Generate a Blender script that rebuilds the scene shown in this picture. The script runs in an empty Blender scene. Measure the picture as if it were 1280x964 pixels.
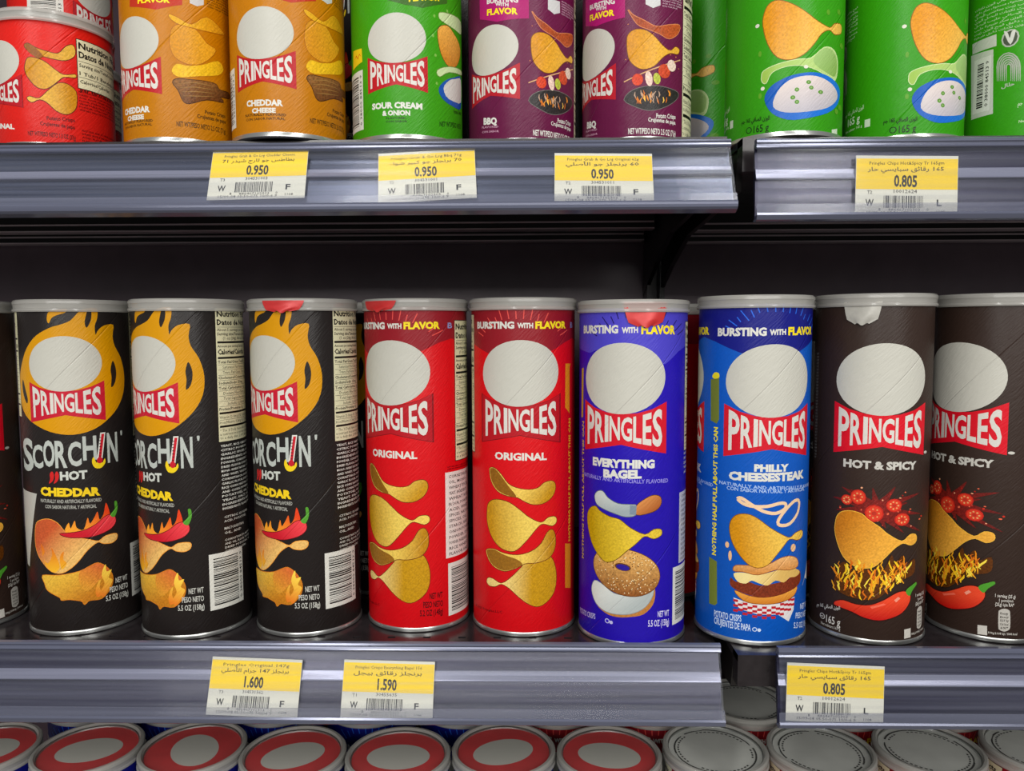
import bpy, bmesh, math, random
from mathutils import Vector, Matrix
from mathutils.geometry import tessellate_polygon

SC = bpy.context.scene
COL = SC.collection
CZ = 1.35                       # height of the camera above the shop floor

# ------------------------------------------------------------------ camera
cam_data = bpy.data.cameras.new('camera'); cam = bpy.data.objects.new('camera', cam_data); COL.objects.link(cam)
cam_data.sensor_width = 36; cam_data.lens = 36 * 961.4 / 1280; cam_data.clip_start = 0.02
TH, PS, RO = 0.0733215, 0.0199987, -0.0037685
F = Vector((-math.sin(PS) * math.cos(TH), math.cos(PS) * math.cos(TH), -math.sin(TH)))
RT = Vector((math.cos(PS), math.sin(PS), 0)); UP = RT.cross(F)
R2 = RT * math.cos(RO) + UP * math.sin(RO); U2 = -RT * math.sin(RO) + UP * math.cos(RO)
cam.matrix_world = Matrix(((R2.x, U2.x, -F.x, 0), (R2.y, U2.y, -F.y, 0), (R2.z, U2.z, -F.z, CZ), (0, 0, 0, 1)))
SC.camera = cam

# ------------------------------------------------------------------ world, lights, exposure
world = bpy.data.worlds.new('shop_light'); SC.world = world; world.use_nodes = True
bg = world.node_tree.nodes['Background']; bg.inputs[0].default_value = (1.0, 0.98, 0.97, 1); bg.inputs[1].default_value = 0.30
SC.view_settings.view_transform = 'Standard'; SC.view_settings.look = 'None'
SC.view_settings.exposure = -0.10; SC.view_settings.gamma = 1.0
SC.view_settings.use_curve_mapping = False
def area(name, loc, target, sx, sy, power, col=(1, .98, .94)):
    d = bpy.data.lights.new(name, 'AREA'); d.shape = 'RECTANGLE'; d.size = sx; d.size_y = sy; d.energy = power; d.color = col
    o = bpy.data.objects.new(name, d); COL.objects.link(o); o.location = loc
    o.rotation_euler = (Vector(target) - Vector(loc)).to_track_quat('-Z', 'Y').to_euler()
area('ceiling_or_fill_lamp', (-0.55, -0.9, 2.75), (-0.2, .5, 1.2), 0.22, 2.4, 27)
area('ceiling_or_fill_lamp', (0.75, -0.9, 2.75), (.3, .5, 1.2), 0.22, 2.4, 27)
area('ceiling_or_fill_lamp', (0.1, -1.5, 1.75), (0, .5, 1.2), 2.6, 0.35, 18)  # added fill lamp low in front of the shelves, not a ceiling fixture

# ------------------------------------------------------------------ colours and materials
def lin(h):
    if not isinstance(h, str): return tuple(h)
    v = [int(h[i:i + 2], 16) / 255 for i in (1, 3, 5)]
    return tuple(c / 12.92 if c <= .04045 else ((c + .055) / 1.055) ** 2.4 for c in v)
def new_mat(name):
    m = bpy.data.materials.new(name); m.use_nodes = True
    return m, m.node_tree.nodes, m.node_tree.links, m.node_tree.nodes['Principled BSDF']
def nd(N, t, **k):
    n = N.new(t)
    for a, b in k.items(): setattr(n, a, b)
    return n
def crumple(N, Lk, P, strength=.40):
    """fine slanting creases of the foil-lined paper tube, in the can's own space"""
    tc = nd(N, 'ShaderNodeTexCoord'); sp = nd(N, 'ShaderNodeSeparateXYZ'); Lk.new(tc.outputs['Object'], sp.inputs[0])
    def m(op, a, b=None, c=None):
        n = nd(N, 'ShaderNodeMath', operation=op)
        for i, v in enumerate((a, b, c)):
            if v is None: continue
            if isinstance(v, (int, float)): n.inputs[i].default_value = v
            else: Lk.new(v, n.inputs[i])
        return n.outputs[0]
    ny = m('MULTIPLY', sp.outputs['Y'], -1.0); an = m('MULTIPLY', m('ARCTAN2', sp.outputs['X'], ny), .0375)
    u = m('SUBTRACT', sp.outputs['Z'], m('MULTIPLY', an, 1.05)); v = m('ADD', m('MULTIPLY', sp.outputs['Z'], .9), m('MULTIPLY', an, .9))
    cb = nd(N, 'ShaderNodeCombineXYZ'); Lk.new(m('MULTIPLY', u, 620.), cb.inputs[0]); Lk.new(m('MULTIPLY', v, 95.), cb.inputs[1])
    n1 = nd(N, 'ShaderNodeTexNoise'); n1.inputs['Scale'].default_value = 1.0; n1.inputs['Detail'].default_value = 3; Lk.new(cb.outputs[0], n1.inputs['Vector'])
    n2 = nd(N, 'ShaderNodeTexNoise'); n2.inputs['Scale'].default_value = 45; n2.inputs['Detail'].default_value = 2; Lk.new(tc.outputs['Object'], n2.inputs['Vector'])
    fr = m('FRACT', m('DIVIDE', m('ADD', u, .021), .131)); gr = m('MULTIPLY', m('SUBTRACT', 1.0, m('MINIMUM', m('MULTIPLY', m('ABSOLUTE', m('SUBTRACT', fr, .5)), 150.), 1.0)), -1.1)
    hh = m('ADD', m('ADD', m('MULTIPLY', n1.outputs[0], .9), n2.outputs[0]), gr)
    bp = nd(N, 'ShaderNodeBump'); bp.inputs['Strength'].default_value = strength; bp.inputs['Distance'].default_value = .0008
    Lk.new(hh, bp.inputs['Height'])
    Lk.new(bp.outputs[0], P.inputs['Normal'])
    return tc
def tube_mat(name, col, rough=.36):
    m, N, Lk, P = new_mat(name)
    P.inputs['Roughness'].default_value = rough
    P.inputs['Specular IOR Level'].default_value = .26
    tc = crumple(N, Lk, P)
    n = nd(N, 'ShaderNodeTexNoise'); n.inputs['Scale'].default_value = 900; n.inputs['Detail'].default_value = 3
    r = nd(N, 'ShaderNodeMapRange'); r.inputs[3].default_value = .86; r.inputs[4].default_value = 1.12
    mx = nd(N, 'ShaderNodeMix', data_type='RGBA', blend_type='MULTIPLY'); mx.inputs[0].default_value = 1
    mx.inputs[6].default_value = (*lin(col), 1)
    Lk.new(tc.outputs['Object'], n.inputs['Vector']); Lk.new(n.outputs[0], r.inputs[0]); Lk.new(r.outputs[0], mx.inputs[7]); Lk.new(mx.outputs[2], P.inputs['Base Color'])
    return m
def print_mat(name, bump=True, rough=.36):
    """ink: colour from the print's own colour attribute, speckle amount from the 'grain' attribute"""
    m, N, Lk, P = new_mat(name)
    P.inputs['Roughness'].default_value = rough; P.inputs['Specular IOR Level'].default_value = .26 if bump else .4
    if bump: tc = crumple(N, Lk, P)
    else: tc = nd(N, 'ShaderNodeTexCoord')
    a = nd(N, 'ShaderNodeAttribute', attribute_name='ink'); g = nd(N, 'ShaderNodeAttribute', attribute_name='grain')
    n = nd(N, 'ShaderNodeTexNoise'); n.inputs['Scale'].default_value = 750; n.inputs['Detail'].default_value = 3
    r = nd(N, 'ShaderNodeMapRange'); r.inputs[1].default_value = .3; r.inputs[2].default_value = .7; r.inputs[3].default_value = .62; r.inputs[4].default_value = 1.25
    mx = nd(N, 'ShaderNodeMix', data_type='RGBA', blend_type='MULTIPLY')
    Lk.new(tc.outputs['Object'], n.inputs['Vector']); Lk.new(n.outputs[0], r.inputs[0]); Lk.new(g.outputs['Fac'], mx.inputs[0])
    Lk.new(a.outputs['Color'], mx.inputs[6]); Lk.new(r.outputs[0], mx.inputs[7]); Lk.new(mx.outputs[2], P.inputs['Base Color'])
    return m
def plain_mat(name, col, rough=.4, metal=0., spec=.5, noise=0., scale=(60, 60, 60)):
    m, N, Lk, P = new_mat(name)
    P.inputs['Base Color'].default_value = (*lin(col), 1); P.inputs['Roughness'].default_value = rough
    P.inputs['Metallic'].default_value = metal; P.inputs['Specular IOR Level'].default_value = spec
    if noise:
        tc = nd(N, 'ShaderNodeTexCoord'); mp = nd(N, 'ShaderNodeMapping'); mp.inputs['Scale'].default_value = scale
        n = nd(N, 'ShaderNodeTexNoise'); n.inputs['Scale'].default_value = 1; n.inputs['Detail'].default_value = 5
        r = nd(N, 'ShaderNodeMapRange'); r.inputs[1].default_value = .3; r.inputs[2].default_value = .7; r.inputs[3].default_value = 1 - noise; r.inputs[4].default_value = 1 + noise
        mx = nd(N, 'ShaderNodeMix', data_type='RGBA', blend_type='MULTIPLY'); mx.inputs[0].default_value = 1; mx.inputs[6].default_value = (*lin(col), 1)
        Lk.new(tc.outputs['Object'], mp.inputs[0]); Lk.new(mp.outputs[0], n.inputs['Vector']); Lk.new(n.outputs[0], r.inputs[0]); Lk.new(r.outputs[0], mx.inputs[7]); Lk.new(mx.outputs[2], P.inputs['Base Color'])
    return m
def clear_mat(name, col, clear, rough=.15, scratch=0.):
    """thin clear plastic: part lets light straight through, part is a glossy milky skin"""
    m, N, Lk, P = new_mat(name)
    P.inputs['Base Color'].default_value = (*lin(col), 1); P.inputs['Roughness'].default_value = rough
    t = nd(N, 'ShaderNodeBsdfTransparent'); mx = nd(N, 'ShaderNodeMixShader'); out = N['Material Output']
    mx.inputs[0].default_value = clear
    if scratch:
        tc = nd(N, 'ShaderNodeTexCoord'); mp = nd(N, 'ShaderNodeMapping'); mp.inputs['Scale'].default_value = (4, 300, 300)
        n = nd(N, 'ShaderNodeTexNoise'); n.inputs['Scale'].default_value = 1; n.inputs['Detail'].default_value = 6
        r = nd(N, 'ShaderNodeMapRange'); r.inputs[1].default_value = .35; r.inputs[2].default_value = .7; r.inputs[3].default_value = clear; r.inputs[4].default_value = clear - scratch
        Lk.new(tc.outputs['Object'], mp.inputs[0]); Lk.new(mp.outputs[0], n.inputs['Vector']); Lk.new(n.outputs[0], r.inputs[0]); Lk.new(r.outputs[0], mx.inputs[0])
    Lk.new(P.outputs[0], mx.inputs[1]); Lk.new(t.outputs[0], mx.inputs[2]); Lk.new(mx.outputs[0], out.inputs['Surface'])
    return m
INK = print_mat('printed_ink')
INK_PAPER = print_mat('printed_ink_on_paper', False, .6)
M_STEEL = plain_mat('tin_rim', '#b8bab8', .28, .9)
M_LID = clear_mat('translucent_lid_plastic', '#bcbab4', .34, .16)
M_LIDTOP = clear_mat('clear_lid_top_plastic', '#a8a8a2', .93, .14)
M_RAIL = plain_mat('grey_blue_rail_plastic', '#3c4358', .24, .45, .5, .34, (5, 400, 400))
M_RAIL2 = plain_mat('violet_grey_rail_plastic', '#2a2a40', .26, .35, .5, .30, (5, 400, 400))
M_LIP = plain_mat('pale_rail_lip_plastic', '#62667a', .16, .35, .7, .10, (5, 400, 400))
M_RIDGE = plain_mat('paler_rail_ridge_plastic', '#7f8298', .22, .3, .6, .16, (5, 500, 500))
M_LIPCLEAR = clear_mat('clear_rail_lip_plastic', '#7c8094', .80, .10, .15)
M_COVER = clear_mat('clear_rail_cover_plastic', '#8c90a0', .97, .10, .10)
M_RIB_GLINT = plain_mat('rib_highlight_paint', '#c0b0b6', .3, .1, .5, .12, (20, 20, 20))  # pale colour paints the highlights on the black ribs
M_BLACK = plain_mat('black_powder_coat', '#171415', .33, 0, .5, .18, (40, 40, 40))
M_DECK = plain_mat('black_glossy_shelf_steel', '#282426', .2, .1, .5, .25, (120, 120, 120))
M_BACK = plain_mat('dark_back_steel', '#5c4d55', .24, .1, .5, .12, (20, 20, 20))
M_HOLE = plain_mat('dark_slot', '#050505', .8)
M_PAPER = plain_mat('tag_paper', '#d2d2c6', .55, 0, .4, .03, (900, 900, 900))
M_TAGY = plain_mat('tag_yellow_print', '#f0cc00', .5, 0, .4, .03, (900, 900, 900))
M_FLOOR = plain_mat('shop_floor_tile', '#9a958c', .35, 0, .5, .08, (6, 6, 6))

# ------------------------------------------------------------------ object helpers
def tag(o, label=None, cat=None, group=None, kind=None):
    if label: o['label'] = label
    if cat: o['category'] = cat
    if group: o['group'] = group
    if kind: o['kind'] = kind
    return o
def empty(name, loc, rz=0):
    o = bpy.data.objects.new(name, None); COL.objects.link(o); o.location = loc; o.rotation_euler = (0, 0, rz); o.empty_display_size = .02
    return o
def mesh_obj(name, me, parent=None, loc=(0, 0, 0)):
    o = bpy.data.objects.new(name, me); COL.objects.link(o); o.location = loc
    if parent: o.parent = parent
    return o
def mk(name, vs, fs, mat, smooth=False):
    me = bpy.data.meshes.new(name); me.from_pydata(vs, [], fs); me.update()
    if mat: me.materials.append(mat)
    if smooth: me.polygons.foreach_set('use_smooth', [True] * len(me.polygons))
    return me
def lathe(name, prof, mat, seg=96, smooth=True, sharp=True):
    vs, fs = [], []
    n = len(prof)
    for i in range(seg):
        t = 2 * math.pi * i / seg; s, c = math.sin(t), math.cos(t)
        for r, z in prof: vs.append((r * s, -r * c, z))
    for i in range(seg):
        j = (i + 1) % seg
        for k in range(n - 1):
            f = [i * n + k, j * n + k, j * n + k + 1, i * n + k + 1]
            if prof[k][0] < 1e-7: f = [i * n + k, j * n + k + 1, i * n + k + 1]
            elif prof[k + 1][0] < 1e-7: f = [i * n + k, j * n + k, i * n + k + 1]
            fs.append(f)
    me = mk(name, vs, fs, mat, smooth)
    bm = bmesh.new(); bm.from_mesh(me); bmesh.ops.remove_doubles(bm, verts=bm.verts, dist=1e-7)
    if sharp:
        for e in bm.edges:
            if len(e.link_faces) == 2 and e.calc_face_angle(0) > .6: e.smooth = False
    bm.to_mesh(me); bm.free()
    return me
def boxes(name, L, mat):
    vs, fs = [], []
    for x0, y0, z0, x1, y1, z1 in L:
        b = len(vs)
        vs += [(x0, y0, z0), (x1, y0, z0), (x1, y1, z0), (x0, y1, z0), (x0, y0, z1), (x1, y0, z1), (x1, y1, z1), (x0, y1, z1)]
        fs += [[b + i for i in q] for q in ((3, 2, 1, 0), (4, 5, 6, 7), (0, 1, 5, 4), (1, 2, 6, 5), (2, 3, 7, 6), (3, 0, 4, 7))]
    return mk(name, vs, fs, mat)
def extrude_x(name, prof, x0, x1, mat):
    """closed (y,z) outline swept along x"""
    n = len(prof); vs = [(x0, y, z) for y, z in prof] + [(x1, y, z) for y, z in prof]
    fs = [[i, (i + 1) % n, (i + 1) % n + n, i + n] for i in range(n)]
    for t in tessellate_polygon([[Vector((0, y, z)) for y, z in prof]]): fs.append(list(t)); fs.append([t[2] + n, t[1] + n, t[0] + n])
    me = mk(name, vs, fs, mat)
    bm = bmesh.new(); bm.from_mesh(me); bmesh.ops.recalc_face_normals(bm, faces=bm.faces); bm.to_mesh(me); bm.free()
    return me

# ------------------------------------------------------------------ lettering
AR = {'ا': (0xFE8D, 2), 'ل': (0xFEDD, 4), 'و': (0xFEED, 2), 'ز': (0xFEAF, 2), 'ن': (0xFEE5, 4), 'ص': (0xFEB9, 4), 'ف': (0xFED1, 4), 'ي': (0xFEF1, 4),
      'ج': (0xFE9D, 4), 'م': (0xFEE1, 4), 'ح': (0xFEA1, 4), 'ر': (0xFEAD, 2), 'ب': (0xFE8F, 4), 'ت': (0xFE95, 4), 'س': (0xFEB1, 4), 'ط': (0xFEC1, 4),
      'د': (0xFEA9, 2), 'ق': (0xFED5, 4), 'ك': (0xFED9, 4), 'ش': (0xFEB5, 4), 'ع': (0xFEC9, 4), 'ه': (0xFEE9, 4), 'ة': (0xFE93, 2), 'أ': (0xFE83, 2), 'ء': (0xFE80, 1), 'ئ': (0xFE89, 4)}
def arabic(s):
    if not any(c in AR for c in s): return s
    words = s.split(' '); res = []
    for w in words:
        if not any(c in AR for c in w): res.append(w); continue
        o = []
        for i, c in enumerate(w):
            base, n = AR.get(c, (ord(c), 1)); pj = i > 0 and AR.get(w[i - 1], (0, 1))[1] == 4 and n > 1; nj = n == 4 and i < len(w) - 1
            f = (3 if pj and nj else 1 if pj else 2 if nj else 0); o.append(chr(base + f))
        res.append(''.join(reversed(o)))
    return ' '.join(reversed(res))
TXT = {}
def text_tris(s, b=.02, res=2):
    """(vertices, triangles, (x0,y0,x1,y1)) of a line of lettering, in font units"""
    key = (s, b, res)
    if key in TXT: return TXT[key]
    c = bpy.data.curves.new('lettering', 'FONT'); c.body = arabic(s); c.offset = b; c.fill_mode = 'FRONT'; c.resolution_u = res
    o = bpy.data.objects.new('lettering', c); COL.objects.link(o)
    me = bpy.data.meshes.new_from_object(o)
    v = [(p.co.x, p.co.y) for p in me.vertices]; me.calc_loop_triangles(); t = [tuple(x.vertices) for x in me.loop_triangles]
    bpy.data.objects.remove(o); bpy.data.curves.remove(c); bpy.data.meshes.remove(me)
    bb = (min(p[0] for p in v), min(p[1] for p in v), max(p[0] for p in v), max(p[1] for p in v)) if v else (0, 0, 1, 1)
    TXT[key] = (v, t, bb); return TXT[key]
CAPH = text_tris('H', 0.0, 1)[2][3]
def catmull(p, n=3):
    out = []; m = len(p)
    for i in range(m):
        a, b, c, d = p[i - 1], p[i], p[(i + 1) % m], p[(i + 2) % m]
        for k in range(n):
            t = k / n
            out.append(tuple(.5 * (2 * b[j] + (c[j] - a[j]) * t + (2 * a[j] - 5 * b[j] + 4 * c[j] - d[j]) * t * t + (3 * b[j] - a[j] - 3 * c[j] + d[j]) * t ** 3) for j in (0, 1)))
    return out
def tess(p):
    return [tuple(t) for t in tessellate_polygon([[Vector((a, h, 0)) for a, h in p]])]
def blend(c1, c2, t):
    t = max(0, min(1, t)); return tuple(a + (b - a) * t for a, b in zip(c1, c2))

class Art:
    """flat print, drawn in millimetres (a = around or across, h = up); every piece keeps its ink and a layer so later ink lies over earlier ink"""
    def __init__(s): s.items = []; s.boxes = {}
    def add(s, part, vs, ts, col, grain=0., colfn=None):
        if not ts: return
        ts = [t if (vs[t[1]][0] - vs[t[0]][0]) * (vs[t[2]][1] - vs[t[0]][1]) - (vs[t[2]][0] - vs[t[0]][0]) * (vs[t[1]][1] - vs[t[0]][1]) > 0 else (t[0], t[2], t[1]) for t in ts]
        a0 = min(v[0] for v in vs); a1 = max(v[0] for v in vs); h0 = min(v[1] for v in vs); h1 = max(v[1] for v in vs)
        lay = 0
        for (b0, g0, b1, g1, l) in s.boxes.get('all', []):
            if a0 < b1 and b0 < a1 and h0 < g1 and g0 < h1: lay = max(lay, l + 1)
        s.boxes.setdefault('all', []).append((a0, h0, a1, h1, lay))
        s.items.append((part, vs, ts, lin(col), grain, colfn, lay))
    def poly(s, part, pts, col, col2=None, ax=None, grain=0., smooth=False, outline=None):
        if smooth: pts = catmull(pts)
        if outline:
            cx = sum(p[0] for p in pts) / len(pts); cy = sum(p[1] for p in pts) / len(pts)
            A = sum(pts[i - 1][0] * pts[i][1] - pts[i][0] * pts[i - 1][1] for i in range(len(pts)))
            sg = 1 if A > 0 else -1; big = []
            for i in range(len(pts)):
                p, q = pts[i - 1], pts[(i + 1) % len(pts)]; dx, dy = q[0] - p[0], q[1] - p[1]; n = math.hypot(dx, dy) or 1
                big.append((pts[i][0] + sg * dy / n * .45, pts[i][1] - sg * dx / n * .45))
            s.add(part, big, tess(big), outline)
        fn = None
        if col2:
            c1, c2 = lin(col), lin(col2); dx, dy = ax[2] - ax[0], ax[3] - ax[1]; L2 = dx * dx + dy * dy or 1
            fn = lambda a, h: blend(c1, c2, ((a - ax[0]) * dx + (h - ax[1]) * dy) / L2)
        s.add(part, pts, tess(pts), col, grain, fn)
    def ellipse(s, part, a, h, ra, rh, col, tilt=0, grain=0., n=None):
        n = n or (32 if max(ra, rh) > 6 else 12); t = math.radians(tilt); pts = []
        for i in range(n):
            u = 2 * math.pi * i / n; x, y = ra * math.cos(u), rh * math.sin(u); pts.append((a + x * math.cos(t) - y * math.sin(t), h + x * math.sin(t) + y * math.cos(t)))
        s.add(part, pts, [(0, i, i + 1) for i in range(1, n - 1)], col, grain)
    def rect(s, part, a0, h0, a1, h1, col):
        s.add(part, [(a0, h0), (a1, h0), (a1, h1), (a0, h1)], [(0, 1, 2), (0, 2, 3)], col)
    def line(s, part, p, w, col, closed=False):
        if closed: p = p + [p[0]]
        vs = []; ts = []
        for i in range(len(p)):
            q0, q1 = p[max(0, i - 1)], p[min(len(p) - 1, i + 1)]; dx, dy = q1[0] - q0[0], q1[1] - q0[1]; n = math.hypot(dx, dy) or 1
            ww = w / 2 * (1 if closed or len(p) < 3 or 0 < i < len(p) - 1 else .35)
            vs += [(p[i][0] - dy / n * ww, p[i][1] + dx / n * ww), (p[i][0] + dy / n * ww, p[i][1] - dx / n * ww)]
            if i: b = 2 * i; ts += [(b - 2, b - 1, b + 1), (b - 2, b + 1, b)]
        s.add(part, vs, ts, col)
    def text(s, part, t, a0, h0, a1, h1, cap, col, b=.02, res=2, vertical=False):
        v, ts, bb = text_tris(t, b, res); w = bb[2] - bb[0]; ky = cap / (CAPH + 2 * b)
        if vertical:
            kx = (h1 - h0) / w; vs = [(a0 - (y + b) * ky, h0 + (x - bb[0]) * kx) for x, y in v]
        else:
            kx = (a1 - a0) / w; sl = (h1 - h0) / (a1 - a0); vs = [(a0 + (x - bb[0]) * kx, h0 + (x - bb[0]) * kx * sl + (y + b) * ky) for x, y in v]
        s.add(part, vs, ts, col)
    def glyph(s, part, ch, a0, h0, a1, h1, col, b=.03, warp=None):
        v, ts, bb = text_tris(ch, b, 3); kx = (a1 - a0) / (bb[2] - bb[0]); ky = (h1 - h0) / (bb[3] - bb[1])
        vs = [(a0 + (x - bb[0]) * kx, h0 + (y - bb[1]) * ky) for x, y in v]
        if warp: vs = [warp(x, y) for x, y in vs]
        s.add(part, vs, ts, col)
    def build(s, name, R=None, mat=None, step=2.0, lift=.05, gap=.018):
        """{part: mesh}; with R the print is cut into narrow strips and wrapped round a tube of that radius (mm)"""
        out = {}
        for part in dict.fromkeys(i[0] for i in s.items):
            V, Fc, C, Gn = [], [], [], []
            for pt, vs, ts, col, grain, fn, lay in s.items:
                if pt != part: continue
                r = lift + gap * lay
                if R is None:
                    b = len(V)
                    for a, h in vs: V.append((a / 1000, -r / 1000, h / 1000)); C.append(fn(a, h) if fn else col); Gn.append(grain)
                    Fc += [(b + i, b + j, b + k) for i, j, k in ts]; continue
                def put(a, h):
                    t = a / R; rr = (R + r) / 1000
                    V.append((rr * math.sin(t), -rr * math.cos(t), h / 1000)); C.append(fn(a, h) if fn else col); Gn.append(grain); return len(V) - 1
                cache = {}
                def idx(i):
                    if i not in cache: cache[i] = put(*vs[i])
                    return cache[i]
                for t in ts:
                    p = [vs[i] for i in t]; lo = min(q[0] for q in p); hi = max(q[0] for q in p)
                    k0 = math.floor(lo / step + 1e-6); k1 = math.ceil(hi / step - 1e-6)
                    if k1 - k0 <= 1: Fc.append(tuple(idx(i) for i in t)); continue
                    rest = p
                    for k in range(k0 + 1, k1 + 1):
                        x = k * step
                        if k == k1: left = rest
                        else:
                            left, right = [], []
                            for i in range(len(rest)):
                                q, w = rest[i - 1], rest[i]
                                if (q[0] - x) * (w[0] - x) < 0:
                                    u = (x - q[0]) / (w[0] - q[0]); m = (x, q[1] + (w[1] - q[1]) * u); left.append(m); right.append(m)
                                if w[0] <= x: left.append(w)
                                if w[0] >= x: right.append(w)
                            rest = right
                        if len(left) >= 3: Fc.append(tuple(put(*q) for q in left))
                        if len(rest) < 3: break
            me = mk(name + '_' + part, V, Fc, mat or INK)
            a = me.attributes.new('ink', 'FLOAT_COLOR', 'POINT'); a.data.foreach_set('color', [x for c in C for x in (*c, 1.0)])
            g = me.attributes.new('grain', 'FLOAT', 'POINT'); g.data.foreach_set('value', Gn)
            if R:
                nr = []
                for v in V: n = math.hypot(v[0], v[1]); nr.append((v[0] / n, v[1] / n, 0))
                me.polygons.foreach_set('use_smooth', [True] * len(me.polygons)); me.normals_split_custom_set_from_vertices(nr)
            out[part] = me
        return out
WORDS = 'INGREDIENTS: DRIED POTATOES, VEGETABLE OIL, CORN FLOUR, CORNSTARCH, RICE FLOUR, MALTODEXTRIN, MONO- AND DIGLYCERIDES, SALT, WHEAT STARCH, WHEY, SUGAR, YEAST, SPICES, ONION POWDER, GARLIC POWDER, CITRIC ACID, NATURAL FLAVOR'.split()
ARW = 'الوزن الصافي ملح زيت بطاطس دقيق مسحوق البصل سكر نكهات طبيعية حليب قمح'.split()
ARW = [w for w in ARW if all(c in AR for c in w)]
def rows(A, q, col, bg=None, arab=False):
    a0, h0, a1, h1, n, seed = q; rnd = random.Random(seed)
    if bg: A.rect('small_print', a0 - 1, h0, a1, h1, bg); h0 += 1; h1 -= 1
    dh = (h1 - h0) / n
    for i in range(n):
        W = ARW if arab else WORDS; w = []; m = 0
        while m * dh * .55 < (a1 - a0) - 3 * dh: x = rnd.choice(W); w.append(x); m += len(x) + 1
        e = a1 if not bg and i < n - 1 else a1 - rnd.random() * (a1 - a0) * .3
        A.text('small_print', ' '.join(w) or 'NET', a0 + (2 if bg else 0), h1 - (i + .85) * dh, e, h1 - (i + .85) * dh, dh * .55, col, .02, 1)
def barcode(A, q, bgc='#d8d8d0', vertical_bars=False, part='barcode', digits='0 38000 84513 9'):
    a0, h0, a1, h1 = q; rnd = random.Random(int(a0 * 7 + h1)); A.rect(part, a0, h0, a1, h1, bgc)
    if vertical_bars:
        x = a0 + 1
        while x < a1 - 1:
            w = rnd.choice((.25, .25, .5, .75)); A.rect(part, x, h0 + 2, min(x + w, a1 - .6), h1 - .4, '#181614'); x += w + rnd.choice((.3, .4, .7))
    else:
        y = h0 + 3; e = a1 - 5
        while y < h1 - 3:
            w = rnd.choice((.35, .35, .7, 1.0)); A.rect(part, a0 + 3, y, e, min(y + w, h1 - 2), '#181614'); y += w + rnd.choice((.4, .5, .9))
        A.text(part, digits, a1 - 1.4, h0 + 3, a1 - 1.4, h1 - 3, 2.2, '#181614', .01, 1, True)
def nutrition(A, q, bgc, col, full=1):
    a0, h0, a1, h1 = q; P = 'nutrition_panel'
    A.rect(P, a0 - .5, h0 - .5, a1 + .5, h1 + .5, '#181614'); A.rect(P, a0, h0, a1, h1, bgc)
    W = a1 - a0; y = h1
    if full == 2:
        A.text(P, 'Nutrition Facts', a0 + 1, y - 6, a1 - 1, y - 6, 4.4, col, .035); A.text(P, 'Datos de Nutrición', a0 + 1, y - 12, a1 - 1, y - 12, 4.4, col, .035)
        for k, t in enumerate(('Serving size/Tamaño por ración', '1 Tub/1 Bandeja (37g)', 'Calories/Calorías          200', 'per serving/por ración')):
            A.text(P, t, a0 + 1, y - 18 - k * 5.4, a1 - 2, y - 18 - k * 5.4, 2.4, col, .02, 1)
            A.rect(P, a0 + .5, y - 14.4 - k * 10.6, a1 - .5, y - 14.1 - k * 10.6, col) if k < 2 else None
        return
    cur = y - 1.2
    L = [('Nutrition Facts', 4.2, .035), ('Datos de Nutrición', 4.2, .035), '-', ('About 5 servings per container', 2.1, .01), ('Serving size/Tamaño por ración', 2.2, .02), ('     (1 oz (28g) About 15 crisps)', 2.1, .01), '=', ('Amount per serving/Cantidad', 1.8, .02), ('Calories/Calorías      150', 4.0, .035), '=', ('Total Fat/Grasa Total 9g       12%', 2.1, .02), '-', ('    Saturated Fat/Grasa Sat. 2.5g  12%', 2.1, 0), '-', ('    Trans Fat/Grasa Trans 0g', 2.1, 0), '-', ('Cholesterol/Colesterol 0mg      0%', 2.1, .02), '-', ('Sodium/Sodio 150mg            7%', 2.1, .02), '-', ('Total Carbohydrate 16g        6%', 2.1, .02), '-', ('    Dietary Fiber/Fibra 1g      3%', 2.1, 0), '-', ('    Total Sugars/Azúcares 1g', 2.1, 0), '-', ('        Includes 1g Added Sugars', 2.1, 0), '-', ('Protein/Proteínas 1g', 2.1, .02), '=', ('Vitamin D 0mcg 0%  Calcium 10mg 0%', 2.1, 0), '-', ('Iron/Hierro 0.3mg 0%  Potas. 110mg', 2.1, 0), '=', ('* The % Daily Value tells you how much', 1.9, 0), ('a nutrient in a serving contributes', 1.9, 0), ('to a daily diet. 2,000 calories a day', 1.9, 0)]
    tot = sum(.8 if l == '-' else 3.0 if l == '=' else l[1] * 1.45 for l in L); k = (h1 - h0 - 2.4) / tot
    for l in L:
        if l == '-': A.rect(P, a0 + 1, cur - .5 * k, a1 - 1, cur - .28 * k, col); cur -= .8 * k
        elif l == '=': A.rect(P, a0 + 1, cur - 2.2 * k, a1 - 1, cur - .7 * k, col); cur -= 3.0 * k
        else:
            ind = len(l[0]) - len(l[0].lstrip()); ch = l[1] * k
            A.text(P, l[0].strip(), a0 + 1 + ind * .9, cur - ch * 1.2, min(a1 - 1, a0 + 1 + ind * .9 + len(l[0].strip()) * ch * .62), cur - ch * 1.2, ch, col, l[2], 1); cur -= l[1] * 1.45 * k
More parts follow.
